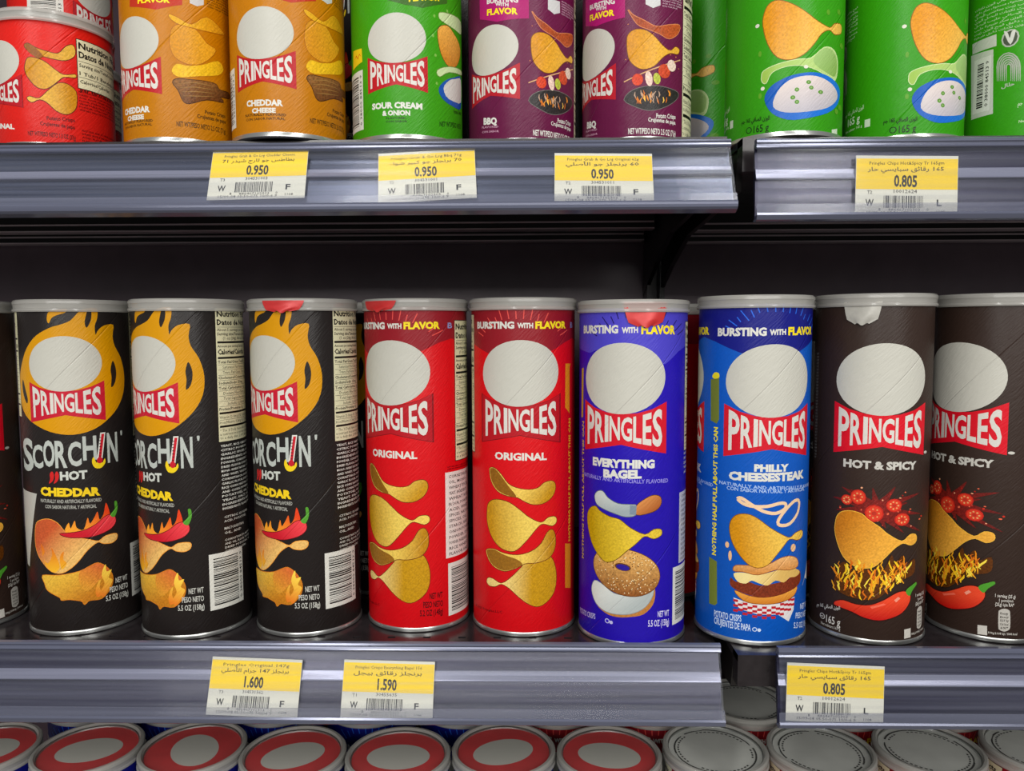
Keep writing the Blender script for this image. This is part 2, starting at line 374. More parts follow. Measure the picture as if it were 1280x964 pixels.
def brand(A, a, h, sc, col, border=None):
    """bow-tie wordmark panel with the plain cream oval above it"""
    P = 'brand_banner'
    def b(k): return [(a + x * sc * (1 + k), h + y * sc * (1 + k * 1.2)) for x, y in ((-30.5, 17), (-20, 12.4), (-10, 9.8), (0, 9), (10, 9.8), (20, 12.4), (30.5, 17), (30.5, -17), (0, -10.9), (-30.5, -17))]
    if border: A.poly(P, b(.03), border)
    A.poly(P, b(-.005 if border else 0), col)
    x = -27.2; widths = [('P', 7.2), ('R', 7.2), ('I', 2.7), ('N', 7.2), ('G', 7.2), ('L', 5.4), ('E', 5.8), ('S', 7.0)]
    gap = (54.4 - sum(w for _, w in widths)) / 7
    def warp(px, py):
        X = (px - a) / sc; v = (py - h) / sc
        top = 7.0 + .0088 * X * X; bot = -(7.7 + .19 * abs(X)); return (px, h + sc * (bot + (top - bot) * v))
    for ch, w in widths:
        A.glyph(P, ch, a + x * sc, h, a + (x + w) * sc, h + sc, '#d4d2ca', .026, warp); x += w + gap
    A.ellipse('cream_oval', a - .2 * sc, h + 32 * sc, 29.4 * sc, 23 * sc, '#c2c1b7', 4, 0, 48)
def clip_band(p, top=231.5):
    return list(zip(p[0::2], p[1::2])) + [(p[-2], top), (p[0], top)]
def build_label(key, items, variant='front'):
    A = Art(); rnd = random.Random(3)
    for it in items:
        if it.get('v') and it['v'] != variant: continue
        k = it['k']; c = it.get('c'); q = it.get('q')
        if k in 'pl':
            pts = list(zip(it['p'][0::2], it['p'][1::2]))
            if k == 'p': A.poly('picture', pts, c, it.get('c2'), it.get('ax'), {0: 0, 1: .55, 2: 1.}[it.get('g', 0)], bool(it.get('s')) and len(pts) > 4, it.get('o'))
            elif len(pts) > 4 and it['cl']: A.line('picture', catmull(pts), it['w'], c, True)
            else: A.line('picture', pts, it['w'], c, bool(it['cl']))
        elif k == 'e': A.ellipse('picture', q[0], q[1], q[2], q[3], c, q[4], .8 * min(1, it.get('g', 0)))
        elif k == 't': A.text('lettering', it['t'], *q[:4], q[4], c, it['b'], 1 if q[4] < 2.4 else 2)
        elif k == 'v': A.text('lettering', it['t'], q[0], q[1], q[2], q[3], q[4], c, it['b'], 1, True)
        elif k == 'g': A.glyph('lettering', it['t'], *q, c, it['b'])
        elif k == 'logo': brand(A, q[0], q[1], q[2], c, it.get('b'))
        elif k == 'nut': nutrition(A, q, it['bg'], c, it['f'])
        elif k == 'rows': rows(A, q, c, it.get('bg'), key == 'green')
        elif k == 'bar': barcode(A, q)
        elif k == 'band': A.poly('picture', clip_band(it['p']), c)
        elif k == 'rays':
            ca, ch, r0, r1, a0, a1, n = q
            for i in range(n):
                t = math.radians(90 - (-62 + 124 * i / (n - 1))); ra = r0 * (.93 + .12 * rnd.random()); rb = ra + 3 + 7 * rnd.random()
                p0 = (ca + ra * 1.0 * math.cos(t), ch + ra * .62 * math.sin(t) + 11); p1 = (ca + rb * math.cos(t), ch + rb * .72 * math.sin(t) + 10)
                if p1[1] > 231: p1 = (p0[0] + (p1[0] - p0[0]) * (231 - p0[1]) / (p1[1] - p0[1]), 231)
                if p0[1] < 230: A.line('picture', [p0, p1], .7, c)
        elif k == 'check':
            a0, h0, a1, h1 = q; n = 14; w = (a1 - a0) / n
            for i in range(n):
                mid = h1 - 3 - 3.2 * math.sin(math.pi * i / n) - (0 if i < 8 else -(i - 8) * .6)
                for j in range(5):
                    if (i + j) % 2 == 0: A.poly('picture', [(a0 + i * w, mid - j * 1.7), (a0 + (i + 1) * w, mid - j * 1.7), (a0 + (i + 1) * w, mid - (j + 1) * 1.7), (a0 + i * w, mid - (j + 1) * 1.7)], c)
        elif k == 'bagel':
            a, h, ra = q[0], q[1], q[2]; rh = ra * .66; hx, hy = it['hole'][0], it['hole'][1]
            o = [(a + ra * math.cos(t * math.pi / 20) - .0 * t, h + rh * math.sin(t * math.pi / 20) - .12 * ra * math.cos(t * math.pi / 20)) for t in range(40)]
            A.poly('picture', o, '#d8a45c', '#8c5020', [a, h + rh * .6, a, h - rh], .9, False, '#5c3010')
            for i in range(170):
                t = rnd.random() * 6.283; r = (.33 + .62 * rnd.random()); x, y = a + ra * r * math.cos(t), h + rh * r * math.sin(t) - .12 * ra * r * math.cos(t)
                if math.hypot((x - hx) / 6.5, (y - hy) / 3.4) < 1: continue
                A.ellipse('picture', x, y, .45, .3, rnd.choice(('#f4e0b0', '#ecd090', '#3c2010', '#6c3c18', '#f8ecc8')), rnd.random() * 180, 0, 6)
            A.ellipse('picture', hx, hy, 5.6, 2.6, '#5c3414', -8); A.ellipse('picture', hx, hy - .2, 4.6, 2.0, '#2a1890', -8)
        elif k == 'w165':
            x, y = q; A.text('lettering', 'الوزن الصافي 165 جم', x - 4, y + 9, x + 15, y + 10.5, 2.6, '#c8e0b8', .01, 1)
            A.text('lettering', '165 g', x, y + 2, x + 12, y + 3, 5, '#e0ecd8', .012); A.text('lettering', 'Net miktar: 165 g', x - 3, y - 2, x + 14, y - 1, 1.7, '#c8e0b8', .01, 1)
            A.rect('lettering', x + 16, y - 2, x + 20, y + 3, '#c8d8c0')
    return A.build(key, 37.5)
ART = {
 'original': [
  {'k':'band','c':'#8e1622','p':[-118,203,-80,206,-56,209,-38,203,-24,198,0,197,20,200,33,206,44,209,60,205,78,200,98,204,118,203]},
  {'k':'rays','q':[-2,190,34,44,-34,30,16],'c':'#e05048'},
  {'k':'t','t':'BURSTING','q':[-38.4,215.7,-5.8,215.6,4.9],'c':'#d8d8d0','b':0.05},
  {'k':'t','t':'WITH','q':[-3.8,216.0,7.1,215.9,3.6],'c':'#d8d8d0','b':0.05},
  {'k':'t','t':'FLAVOR','q':[8.6,215.4,34.3,215.7,5.1],'c':'#f4dc1c','b':0.05},
  {'k':'t','t':'B','q':[40.8,216.1,45.0,216.1,4.0],'c':'#8890c0','b':0.02},
  {'k':'logo','q':[-2.2,153.4,0.99],'c':'#b01420','b':'#7c0e16'},
  {'k':'t','t':'ORIGINAL','q':[-20.7,125.1,16.9,124.8,5.3],'c':'#d8d8d0','b':0.04},
  {'k':'p','p':[-25.5,117.0,-23.8,118.9,-20.1,118.3,-15.6,114.5,-10.5,108.5,-4.1,105.7,4.1,104.6,10.5,105.7,14.9,108.9,20.4,109.8,23.5,107.8,23.8,103.1,20.4,97.9,14.1,94.6,6.9,94.3,1.4,96.3,-4.1,99.3,-11.2,100.1,-18.8,103.0,-23.9,109.4],'c':'#e8c458','c2':'#c08c14','ax':[1.4,106.0,14.1,95.7],'s':1,'g':1,'o':'#6a2c08'},
  {'k':'p','p':[-25.1,117.1,-23.5,118.6,-20.1,118.0,-15.6,113.5,-10.5,107.1,-4.7,99.7,-11.2,100.4,-18.5,103.3,-23.5,109.5],'c':'#8c5c14','s':1,'g':1},
  {'k':'p','p':[-27.9,88.3,-26.8,92.8,-23.1,95.8,-17.3,96.8,-9.8,95.3,-2.8,90.7,4.1,85.1,12.6,81.1,18.0,84.1,23.8,84.0,24.9,80.3,21.2,78.0,14.1,80.2,9.7,77.8,2.7,69.7,-4.3,62.6,-9.9,61.1,-17.5,63.6,-24.2,70.4,-27.9,79.8],'c':'#c08c10','c2':'#e8c85c','ax':[-24.1,79.0,2.7,80.9],'s':1,'g':1,'o':'#6a2c08'},
  {'k':'p','p':[18.8,56.4,23.0,50.7,24.8,41.8,23.5,32.0,18.8,25.7,11.1,21.7,4.0,23.6,-3.0,28.6,-10.0,34.6,-16.0,37.0,-20.9,34.5,-26.4,34.1,-28.9,36.4,-27.3,39.4,-22.6,39.5,-16.0,37.4,-8.6,42.5,-1.5,49.9,1.3,52.8,9.7,53.1],'c':'#ecd080','c2':'#c08e10','ax':[-13.0,39.2,5.4,38.5],'s':1,'g':1,'o':'#6a2c08'},
  {'k':'p','p':[-29.2,58.0,-27.1,60.3,-20.8,61.0,-14.4,59.3,-4.3,58.6,5.4,61.1,12.6,66.3,17.2,73.6,21.2,75.2,23.8,70.5,23.5,62.0,18.8,55.6,9.7,53.1,1.3,52.8,-4.3,49.8,-12.9,46.7,-20.8,48.1,-26.2,52.1],'c':'#e8c458','c2':'#b88010','ax':[-0.1,59.8,20.4,59.7],'s':1,'g':1,'o':'#6a2c08'},
  {'k':'p','p':[-28.7,58.1,-26.7,60.1,-20.8,60.7,-14.4,58.3,-4.3,55.5,-0.8,52.1,-4.6,49.8,-12.9,46.9,-20.5,48.4,-25.8,52.2],'c':'#94641a','s':1,'g':1},
  {'k':'t','t':'© 2023 Pringles,LLC','q':[-45.2,13.7,-15.4,16.0,1.7],'c':'#40060a','b':0.01},
  {'k':'p','p':[34.1,62.8,42.2,60.9,42.3,28.2,34.2,30.6],'c':'#d88018','v':'front'},
  {'k':'v','t':'NOTHING HALF FULL ABOUT THIS CAN','q':[41.8,63.2,41.4,152.0,3.2],'c':'#f0b428','b':0.03,'v':'front'},
  {'k':'p','p':[34.3,191.1,41.6,190.8,39.9,188.1,40.0,155.5,33.9,160.3],'c':'#e08a18','v':'front'},
  {'k':'t','t':'NET WT','q':[24.4,23.6,34.2,23.5,4.3],'c':'#40060a','b':0.02,'v':'turned'},
  {'k':'t','t':'PESO NETO','q':[19.8,17.7,34.5,17.0,4.4],'c':'#40060a','b':0.02,'v':'turned'},
  {'k':'t','t':'5.2 OZ (148g)','q':[17.4,11.7,34.4,11.2,4.4],'c':'#40060a','b':0.02,'v':'turned'},
  {'k':'nut','q':[47.7,121.2,94.7,221.5],'f':1,'bg':'#dcd8b4','c':'#141210','v':'turned'},
  {'k':'rows','q':[39.4,115.0,74.4,118.2,2,0],'c':'#40060a','bg':None,'v':'turned'},
  {'k':'rows','q':[38.4,51.2,72.4,113.5,15,3],'c':'#504848','bg':'#dcd6d0','v':'turned'},
  {'k':'bar','q':[39.2,8.6,71.2,47.2],'v':'turned','bg':'#d8d8d0'},
  {'k':'nut','q':[-90,127.4,-45,225.6],'f':1,'bg':'#dcd8b4','c':'#141210'},
 ],
 'scorchin': [
  {'k':'p','p':[-20.0,156.5,-27.2,167.3,-27.1,181.3,-22.0,192.7,-14.8,203.8,-6.3,212.0,3.9,217.5,10.3,219.5,16.5,222.2,20.8,227.0,23.4,229.5,27.7,230.7,33.5,230.8,33.6,224.4,31.7,218.8,32.0,212.5,33.5,215.3,37.7,218.8,45.1,219.5,44.2,211.7,45.5,204.6,50.5,195.8,53.4,184.1,52.1,171.1,45.9,160.0,36.3,150.9,26.8,145.4,15.7,143.1,4.5,144.5,-6.7,148.7],'c':'#d29200','s':1},
  {'k':'p','p':[27.7,229.8,29.9,228.5,29.2,222.3,26.5,217.4,25.4,220.9,26.3,225.7],'c':'#241e1c','s':1},
  {'k':'p','p':[43.4,193.9,45.6,188.8,45.8,183.1,44.2,177.4,41.4,175.0,42.0,181.9,41.5,187.6],'c':'#241e1c','s':1},
  {'k':'p','p':[-21.4,181.6,-18.8,174.7,-16.6,167.8,-18.0,165.0,-21.4,170.4,-22.8,177.3],'c':'#241e1c','s':1},
  {'k':'p','p':[2.2,222.9,3.1,227.7,7.0,229.4,15.0,230.3,13.7,227.7,9.4,226.3,5.5,224.3,3.4,220.5],'c':'#d29200','s':1},
  {'k':'logo','q':[11.2,166.0,0.83],'c':'#c01830','b':None},
  {'k':'g','t':'S','q':[-27.2,117.1,-13.6,140.5],'c':'#b4bab4','b':0.03},
  {'k':'g','t':'C','q':[-14.3,119.8,-5.3,136.5],'c':'#b4bab4','b':0.03},
  {'k':'g','t':'O','q':[-5.0,120.9,3.1,139.7],'c':'#b4bab4','b':0.03},
  {'k':'g','t':'R','q':[3.3,120.1,11.0,139.2],'c':'#b4bab4','b':0.03},
  {'k':'g','t':'C','q':[11.6,120.7,19.8,138.2],'c':'#b4bab4','b':0.03},
  {'k':'g','t':'H','q':[20.8,124.4,29.5,141.5],'c':'#b4bab4','b':0.03},
  {'k':'g','t':'N','q':[36.6,120.9,44.4,142.5],'c':'#b4bab4','b':0.03},
  {'k':'g','t':"'",'q':[47.3,139.4,49.0,142.9],'c':'#b4bab4','b':0.03},
  {'k':'p','p':[32.3,143.2,35.7,143.2,32.9,124.0,29.2,124.0],'c':'#d8d8d0'},
  {'k':'p','p':[33.0,142.2,34.9,142.2,32.2,124.7,30.3,124.7],'c':'#c01828'},
  {'k':'l','p':[31.4,139.8,32.7,139.8],'w':0.5,'c':'#141210','cl':0},
  {'k':'l','p':[31.3,137.6,32.6,137.6],'w':0.5,'c':'#141210','cl':0},
  {'k':'l','p':[31.2,135.4,32.5,135.4],'w':0.5,'c':'#141210','cl':0},
  {'k':'l','p':[31.1,133.2,32.5,133.2],'w':0.5,'c':'#141210','cl':0},
  {'k':'l','p':[31.0,131.0,32.4,131.0],'w':0.5,'c':'#141210','cl':0},
  {'k':'l','p':[31.0,128.8,32.3,128.8],'w':0.5,'c':'#141210','cl':0},
  {'k':'l','p':[30.9,126.6,32.2,126.6],'w':0.5,'c':'#141210','cl':0},
  {'k':'p','p':[26.1,122.9,27.3,126.4,29.1,121.9,31.2,125.0,32.8,121.6,34.5,124.6,34.8,121.4,31.9,118.1,27.9,118.6],'c':'#e8c818','s':1},
  {'k':'e','q':[31.2,123.6,2.0,2.3,0],'c':'#c01828'},
  {'k':'t','t':'HOT','q':[5.9,111.3,23.0,111.4,6.2],'c':'#c4c8c0','b':0.05},
  {'k':'p','p':[0.9,117.8,1.9,115.4,1.4,111.9,-0.5,109.8,-1.8,109.5,-0.8,112.6,-0.9,116.1],'c':'#c82020','s':1},
  {'k':'p','p':[4.1,117.8,5.3,115.4,4.7,111.9,3.0,109.8,1.6,109.5,2.7,112.6,2.7,116.1],'c':'#c82020','s':1},
  {'k':'t','t':'CHEDDAR','q':[-8.6,100.8,30.7,98.4,6.2],'c':'#ecc81c','b':0.06},
  {'k':'t','t':'NATURALLY AND ARTIFICIALLY FLAVORED','q':[-8.9,96.0,31.2,94.1,2.5],'c':'#a8a8a0','b':0.02},
  {'k':'t','t':'CON SABOR NATURAL Y ARTIFICIAL','q':[-5.4,91.9,27.8,90.0,2.5],'c':'#a8a8a0','b':0.02},
  {'k':'p','p':[-14.8,78.8,-10.6,82.7,-3.2,84.0,3.0,80.9,7.9,74.4,15.3,70.2,22.5,67.6,28.2,65.7,32.9,68.5,40.5,68.6,40.6,64.9,36.8,62.9,31.3,63.6,27.5,65.3,21.1,60.9,15.9,54.5,10.7,49.3,4.1,45.7,-2.9,46.8,-9.0,52.2,-14.1,58.9,-16.1,67.2],'c':'#c4562c','c2':'#e8b868','ax':[-1.4,76.7,16.0,58.7],'s':1,'g':1,'o':'#e89838'},
  {'k':'p','p':[-10.7,66.3,-7.6,60.9,-9.6,56.5,-5.6,52.4,-2.0,58.3,-2.3,63.9,1.2,56.8,2.9,49.7,-1.4,46.1,-8.1,52.3],'c':'#f0b428','c2':'#d86818','ax':[-4.4,46.8,-3.5,63.9],'s':1},
  {'k':'p','p':[3.3,56.8,6.1,61.0,5.6,55.3,7.7,52.4,4.2,48.2],'c':'#f0b428','c2':'#d86818','ax':[-4.4,46.8,-3.5,63.9],'s':1},
  {'k':'p','p':[7.9,74.4,10.1,81.3,11.2,77.0,13.9,82.5,14.9,77.4,19.2,75.5,21.9,83.7,23.2,79.2,26.3,83.7,28.3,87.0,29.4,81.1,32.2,84.9,33.9,92.5,35.7,87.9,35.9,82.7,29.3,77.5,21.5,73.7],'c':'#f0a028','c2':'#e04018','ax':[16.6,72.9,27.2,90.1],'s':1},
  {'k':'p','p':[4.0,73.6,10.5,73.9,19.1,74.8,26.7,77.9,32.1,82.0,36.3,83.4,39.8,81.6,40.4,77.4,37.3,73.7,31.6,71.3,23.9,69.8,16.5,70.1,9.1,71.1],'c':'#c41428','c2':'#e84048','ax':[21.4,69.5,34.8,82.9],'s':1,'o':'#58060c'},
  {'k':'p','p':[36.5,83.2,40.1,87.0,40.0,92.1,41.9,92.0,42.2,86.5,39.7,81.1],'c':'#50982c','s':1},
  {'k':'p','p':[-10.4,43.5,2.7,44.0,15.5,45.9,21.8,48.6,26.9,50.1,32.0,46.5,35.9,40.4,36.4,34.4,34.0,29.1,28.5,24.0,20.9,24.2,17.7,21.8,15.9,24.5,8.5,26.5,3.2,26.2,2.0,28.3,-6.7,33.1,-8.9,37.9],'c':'#e4b43c','c2':'#c07818','ax':[2.7,44.0,14.7,24.4],'s':1,'g':1,'o':'#d07818'},
  {'k':'p','p':[15.5,45.6,21.8,48.6,26.9,50.1,32.0,46.5,33.9,42.4,27.7,38.0,19.9,30.8,15.2,37.3],'c':'#d46a30','c2':'#d8952c','ax':[28.1,48.1,17.5,34.1],'s':1,'g':1},
  {'k':'p','p':[30.6,46.1,32.1,47.9,32.5,42.7,36.0,43.3,33.7,38.0,36.4,35.8,34.1,30.6,29.8,24.4,28.0,29.2,30.8,34.3,29.1,40.6],'c':'#f4cc48','c2':'#e07820','ax':[33.2,42.5,27.3,26.4],'s':1},
  {'k':'p','p':[26.3,35.4,28.4,37.8,27.5,32.2,29.2,27.4,25.9,25.3,24.8,29.9],'c':'#f4cc48','c2':'#e07820','ax':[33.2,42.5,27.3,26.4],'s':1},
  {'k':'p','p':[-34.2,103.3,-12.2,101.7,-26.1,47.6,-31.2,48.7,-36.7,76.7],'c':'#b4b4ac'},
  {'k':'nut','q':[62.3,137.1,107.3,230.7],'f':1,'bg':'#dcd8b4','c':'#141210'},
  {'k':'rows','q':[63.3,88.1,106.3,135.7,16,5],'c':'#e0e0d8','bg':None},
  {'k':'rows','q':[64.3,79.0,92.3,84.8,2,6],'c':'#c8c8c0','bg':None},
  {'k':'rows','q':[64.3,70.4,84.3,76.9,2,7],'c':'#c8c8c0','bg':None},
  {'k':'rows','q':[64.3,57.4,96.3,68.2,4,8],'c':'#c8c8c0','bg':None},
  {'k':'bar','q':[52.4,18.3,80.7,58.4],'v':0,'bg':'#d8d8d0'},
  {'k':'t','t':'NET WT','q':[38.6,32.4,48.3,32.5,3.9],'c':'#c0c0b8','b':0.02},
  {'k':'t','t':'PESO NETO','q':[34.1,26.7,48.3,26.5,3.9],'c':'#c0c0b8','b':0.02},
  {'k':'t','t':'5.5 OZ (158g)','q':[31.2,21.0,48.5,20.6,3.9],'c':'#c0c0b8','b':0.02},
  {'k':'rows','q':[100.4,44.1,118.4,116.4,24,9],'c':'#504848','bg':'#c8c4bc'},
  {'k':'nut','q':[-70,155.2,-27,228.7],'f':1,'bg':'#dcd8b4','c':'#141210'},
 ],
 'bagel': [
  {'k':'band','c':'#4a42c0','p':[-118,200,-80,205,-45,200,-38,199,-25,203,-15,196,0,190,18,192,30,200,42,204,60,198,80,205,118,200]},
  {'k':'rays','q':[-2,190,34,44,-34,30,16],'c':'#1a1060'},
  {'k':'t','t':'BURSTING','q':[-46.3,212.1,-14.8,212.2,5.6],'c':'#d8d8d0','b':0.05},
  {'k':'t','t':'WITH','q':[-12.4,212.3,-1.8,212.6,3.9],'c':'#d8d8d0','b':0.05},
  {'k':'t','t':'FLAVOR','q':[0.3,211.7,26.0,211.4,6.0],'c':'#f4dc1c','b':0.05},
  {'k':'logo','q':[-12.3,149.4,1.03],'c':'#cc1428','b':None},
  {'k':'t','t':'EVERYTHING','q':[-34.4,122.2,10.3,122.5,5.9],'c':'#d8d8d0','b':0.06},
  {'k':'t','t':'BAGEL','q':[-25.1,114.9,1.4,115.8,5.9],'c':'#d8d8d0','b':0.06},
  {'k':'t','t':'NATURALLY AND ARTIFICIALLY FLAVORED','q':[-45.5,113.2,21.0,112.2,2.7],'c':'#9088dc','b':0.02},
  {'k':'p','p':[-34.9,35.1,-32.0,41.5,-24.2,39.1,-16.7,34.9,-7.2,35.3,3.4,37.6,10.4,42.0,11.7,35.7,9.8,29.0,3.6,23.2,-4.4,21.3,-13.9,20.2,-22.6,21.4,-30.9,26.3],'c':'#b87838','s':1,'g':1},
  {'k':'p','p':[-34.9,35.1,-32.0,42.2,-24.2,40.5,-16.8,36.3,-7.2,36.0,3.4,39.0,9.7,42.1,9.8,35.9,4.9,28.6,-3.1,24.1,-12.5,22.4,-22.6,22.8,-30.9,27.0],'c':'#d4d8d4','c2':'#a8b0b0','ax':[-21.1,38.3,-7.1,23.6],'s':1,'o':'#888c90'},
  {'k':'bagel','q':[-9.1,51.6,24.0,29.5],'hole':[-10.7,55.2]},
  {'k':'p','p':[-32.3,101.3,-29.6,104.8,-25.4,105.4,-21.5,101.5,-14.4,98.2,-6.3,98.0,-1.7,97.4,-2.3,91.3,-8.9,89.8,-15.7,91.3,-24.5,93.6,-30.4,96.1],'c':'#c4ccc8','c2':'#98a4a8','ax':[-21.5,102.9,-18.5,90.9],'s':1,'o':'#606870'},
  {'k':'p','p':[-1.7,97.4,4.2,102.1,9.8,104.2,14.5,102.9,15.5,98.8,12.8,94.9,7.1,92.6,-1.7,91.4],'c':'#d08848','c2':'#a85c28','ax':[2.9,101.5,8.5,93.2],'s':1,'o':'#503010'},
  {'k':'p','p':[-6.1,97.7,-1.7,97.4,-2.1,91.2,-6.3,91.5],'c':'#788898'},
  {'k':'p','p':[-39.7,87.4,-36.3,92.3,-31.3,94.2,-27.8,91.7,-20.0,88.7,-12.9,87.4,-6.2,82.4,3.8,77.8,10.0,80.9,15.3,80.5,15.8,77.0,10.1,74.8,3.8,76.9,-2.2,71.7,-8.8,66.0,-15.5,59.9,-22.8,57.4,-29.3,61.7,-35.1,68.8,-39.2,79.1],'c':'#c09c08','c2':'#e0c038','ax':[-33.1,76.2,-4.9,79.8],'s':1,'g':1,'o':'#6a4a08'},
  {'k':'t','t':'POTATO CRISPS','q':[-52.3,12.9,-31.4,14.9,3.9],'c':'#b8b4e0','b':0.02},
  {'k':'e','q':[-21.5,16.3,1.8,1.7,0],'c':'#b8b4e0'},
  {'k':'e','q':[-21.5,16.3,1.2,1.1,0],'c':'#2a14b0'},
  {'k':'e','q':[-18.6,15.8,1.3,1.2,0],'c':'#b8b4e0'},
  {'k':'t','t':'NET WT','q':[13.7,20.3,23.3,19.7,4.2],'c':'#d0ccec','b':0.02},
  {'k':'t','t':'5.5 OZ (158g)','q':[6.7,14.4,23.4,13.3,4.5],'c':'#d0ccec','b':0.02},
  {'k':'bar','q':[26.7,12.2,60.7,52.4],'v':0,'bg':'#d8d8d0'},
  {'k':'nut','q':[41.0,131.6,81.0,219.9],'f':1,'bg':'#dcd8b4','c':'#141210'},
  {'k':'rows','q':[41.0,115.0,81.0,131.3,5,0],'c':'#d8d8d0','bg':None},
  {'k':'rows','q':[34.7,54.0,60.7,103.3,14,4],'c':'#605c68','bg':'#c0c0c8'},
  {'k':'v','t':'NOTHING HALF FULL ABOUT THIS CAN','q':[-45.4,54.0,-46.2,151.2,3],'c':'#d8c030','b':0.03},
  {'k':'p','p':[-50.0,187.7,-46.4,188.6,-47.2,153.9,-50.6,153.5],'c':'#b89c28'},
 ],
 'philly': [
  {'k':'band','c':'#12187c','p':[-118,198,-95,203,-64,203,-50,206,-38,203,-20,196,0,190,20,196,38,203,52,206,70,203,95,203,118,198]},
  {'k':'rays','q':[5,190,34,44,-30,34,16],'c':'#2868e0'},
  {'k':'t','t':'BURSTING','q':[-35.8,206.5,-3.0,206.7,5.5],'c':'#d8d8d0','b':0.05},
  {'k':'t','t':'WITH','q':[-1.1,207.1,9.9,207.4,3.8],'c':'#d8d8d0','b':0.05},
  {'k':'t','t':'FLAVOR','q':[11.5,207.0,38.5,207.4,5.4],'c':'#f4dc1c','b':0.05},
  {'k':'logo','q':[1.9,144.1,1.04],'c':'#cc1428','b':None},
  {'k':'t','t':'PHILLY','q':[-9.2,117.7,14.3,117.6,5.0],'c':'#d8d8d0','b':0.06},
  {'k':'t','t':'CHEESESTEAK','q':[-25.6,111.0,30.1,111.4,5.8],'c':'#d8d8d0','b':0.06},
  {'k':'t','t':'NATURALLY AND ARTIFICIALLY FLAVORED','q':[-32.7,107.3,44.9,104.1,2.3],'c':'#a4c0ec','b':0.02},
  {'k':'t','t':'CON SABOR NATURAL Y ARTIFICIAL','q':[-26.9,104.2,31.5,102.9,2.4],'c':'#a4c0ec','b':0.02},
  {'k':'l','p':[-19.3,98.7,-15.4,95.8,-9.0,94.5,-0.1,94.8,8.0,96.6,12.5,96.0,11.8,92.7,5.3,90.0,-2.7,91.4,-10.3,95.5,-16.7,99.4],'w':2.2,'c':'#ecc8a0','cl':1},
  {'k':'l','p':[25.0,96.3,23.5,88.8,16.1,82.3,8.3,82.0,7.5,85.7,13.3,92.6,20.1,97.3],'w':2.2,'c':'#ecc8a0','cl':1},
  {'k':'p','p':[-21.0,31.4,-11.6,29.4,-4.0,28.6,9.6,29.0,22.4,31.9,21.7,23.1,17.2,15.7,8.3,21.6,-5.1,21.8,-15.4,24.1,-19.3,26.2],'c':'#dcd8d8'},
  {'k':'check','q':[-21.0,17.2,22.4,33.4],'c':'#b82028'},
  {'k':'p','p':[-20.2,36.3,-11.7,34.1,-1.5,33.2,12.5,35.2,24.4,38.4,21.4,32.8,9.6,29.7,-4.0,29.0,-14.2,30.4],'c':'#e8a040','c2':'#c87820','ax':[-1.6,36.1,-1.4,29.4],'s':1,'o':'#804010'},
  {'k':'p','p':[-23.0,44.7,-19.6,42.5,-11.9,43.6,-4.2,41.5,5.0,42.8,15.5,44.6,26.3,49.6,29.2,43.5,25.5,38.8,12.5,35.5,-1.5,33.4,-11.7,34.8,-19.5,37.1,-23.4,39.8],'c':'#7c3018','s':1,'g':2},
  {'k':'p','p':[-21.1,47.8,-14.5,49.4,-5.6,48.4,6.2,51.5,18.8,52.3,27.6,48.0,23.0,45.5,17.2,45.7,12.3,43.0,6.3,44.8,1.0,41.6,-4.3,42.8,-9.4,44.5,-13.1,42.1,-18.3,42.8],'c':'#ecd894','c2':'#d8b060','ax':[-12.0,49.0,7.8,42.7],'s':1},
  {'k':'p','p':[-21.1,49.8,-19.8,53.4,-12.1,54.4,0.7,55.7,8.9,59.4,16.7,60.3,23.6,57.6,24.9,52.6,17.0,51.2,6.2,52.2,-5.7,48.8,-14.6,50.1],'c':'#e8b070','c2':'#d08840','ax':[0.6,59.1,0.8,49.6],'s':1,'g':1,'o':'#905020'},
  {'k':'p','p':[-24.3,78.5,-23.0,84.1,-19.1,88.0,-12.7,88.9,-6.4,86.4,1.5,80.5,9.9,75.5,16.4,72.9,21.9,75.5,29.0,76.0,29.8,72.2,24.2,70.4,16.4,72.1,11.6,68.0,5.9,61.6,0.7,55.7,-5.7,53.5,-12.1,55.8,-18.7,63.1,-22.8,70.6],'c':'#d08c0c','c2':'#ecc050','ax':[-17.5,70.0,8.5,73.6],'s':1,'g':1,'o':'#7a4a08'},
  {'k':'e','q':[-25.9,66.7,1.4,2.1,0],'c':'#e8b888'},
  {'k':'e','q':[-23.7,59.6,1.2,3.5,0],'c':'#e8b888'},
  {'k':'e','q':[19.7,65.7,2.3,2.7,0],'c':'#e8b888'},
  {'k':'t','t':'BURSTING','q':[-118.4,206.5,-85.6,206.7,5.5],'c':'#d8d8d0','b':0.05},
  {'k':'t','t':'WITH','q':[-83.7,207.1,-72.7,207.4,3.8],'c':'#d8d8d0','b':0.05},
  {'k':'t','t':'FLAVOR','q':[-71.1,207.0,-44.1,207.4,5.4],'c':'#f4dc1c','b':0.05},
  {'k':'logo','q':[-80.7,144.1,1.04],'c':'#cc1428','b':None},
  {'k':'t','t':'PHILLY','q':[-91.8,117.7,-68.3,117.6,5.0],'c':'#d8d8d0','b':0.06},
  {'k':'t','t':'CHEESESTEAK','q':[-108.2,111.0,-52.5,111.4,5.8],'c':'#d8d8d0','b':0.06},
  {'k':'t','t':'NATURALLY AND ARTIFICIALLY FLAVORED','q':[-115.3,107.3,-37.7,104.1,2.3],'c':'#a4c0ec','b':0.02},
  {'k':'t','t':'CON SABOR NATURAL Y ARTIFICIAL','q':[-109.5,104.2,-51.1,102.9,2.4],'c':'#a4c0ec','b':0.02},
  {'k':'l','p':[-101.9,98.7,-98.0,95.8,-91.6,94.5,-82.7,94.8,-74.6,96.6,-70.1,96.0,-70.8,92.7,-77.3,90.0,-85.3,91.4,-92.9,95.5,-99.3,99.4],'w':2.2,'c':'#ecc8a0','cl':1},
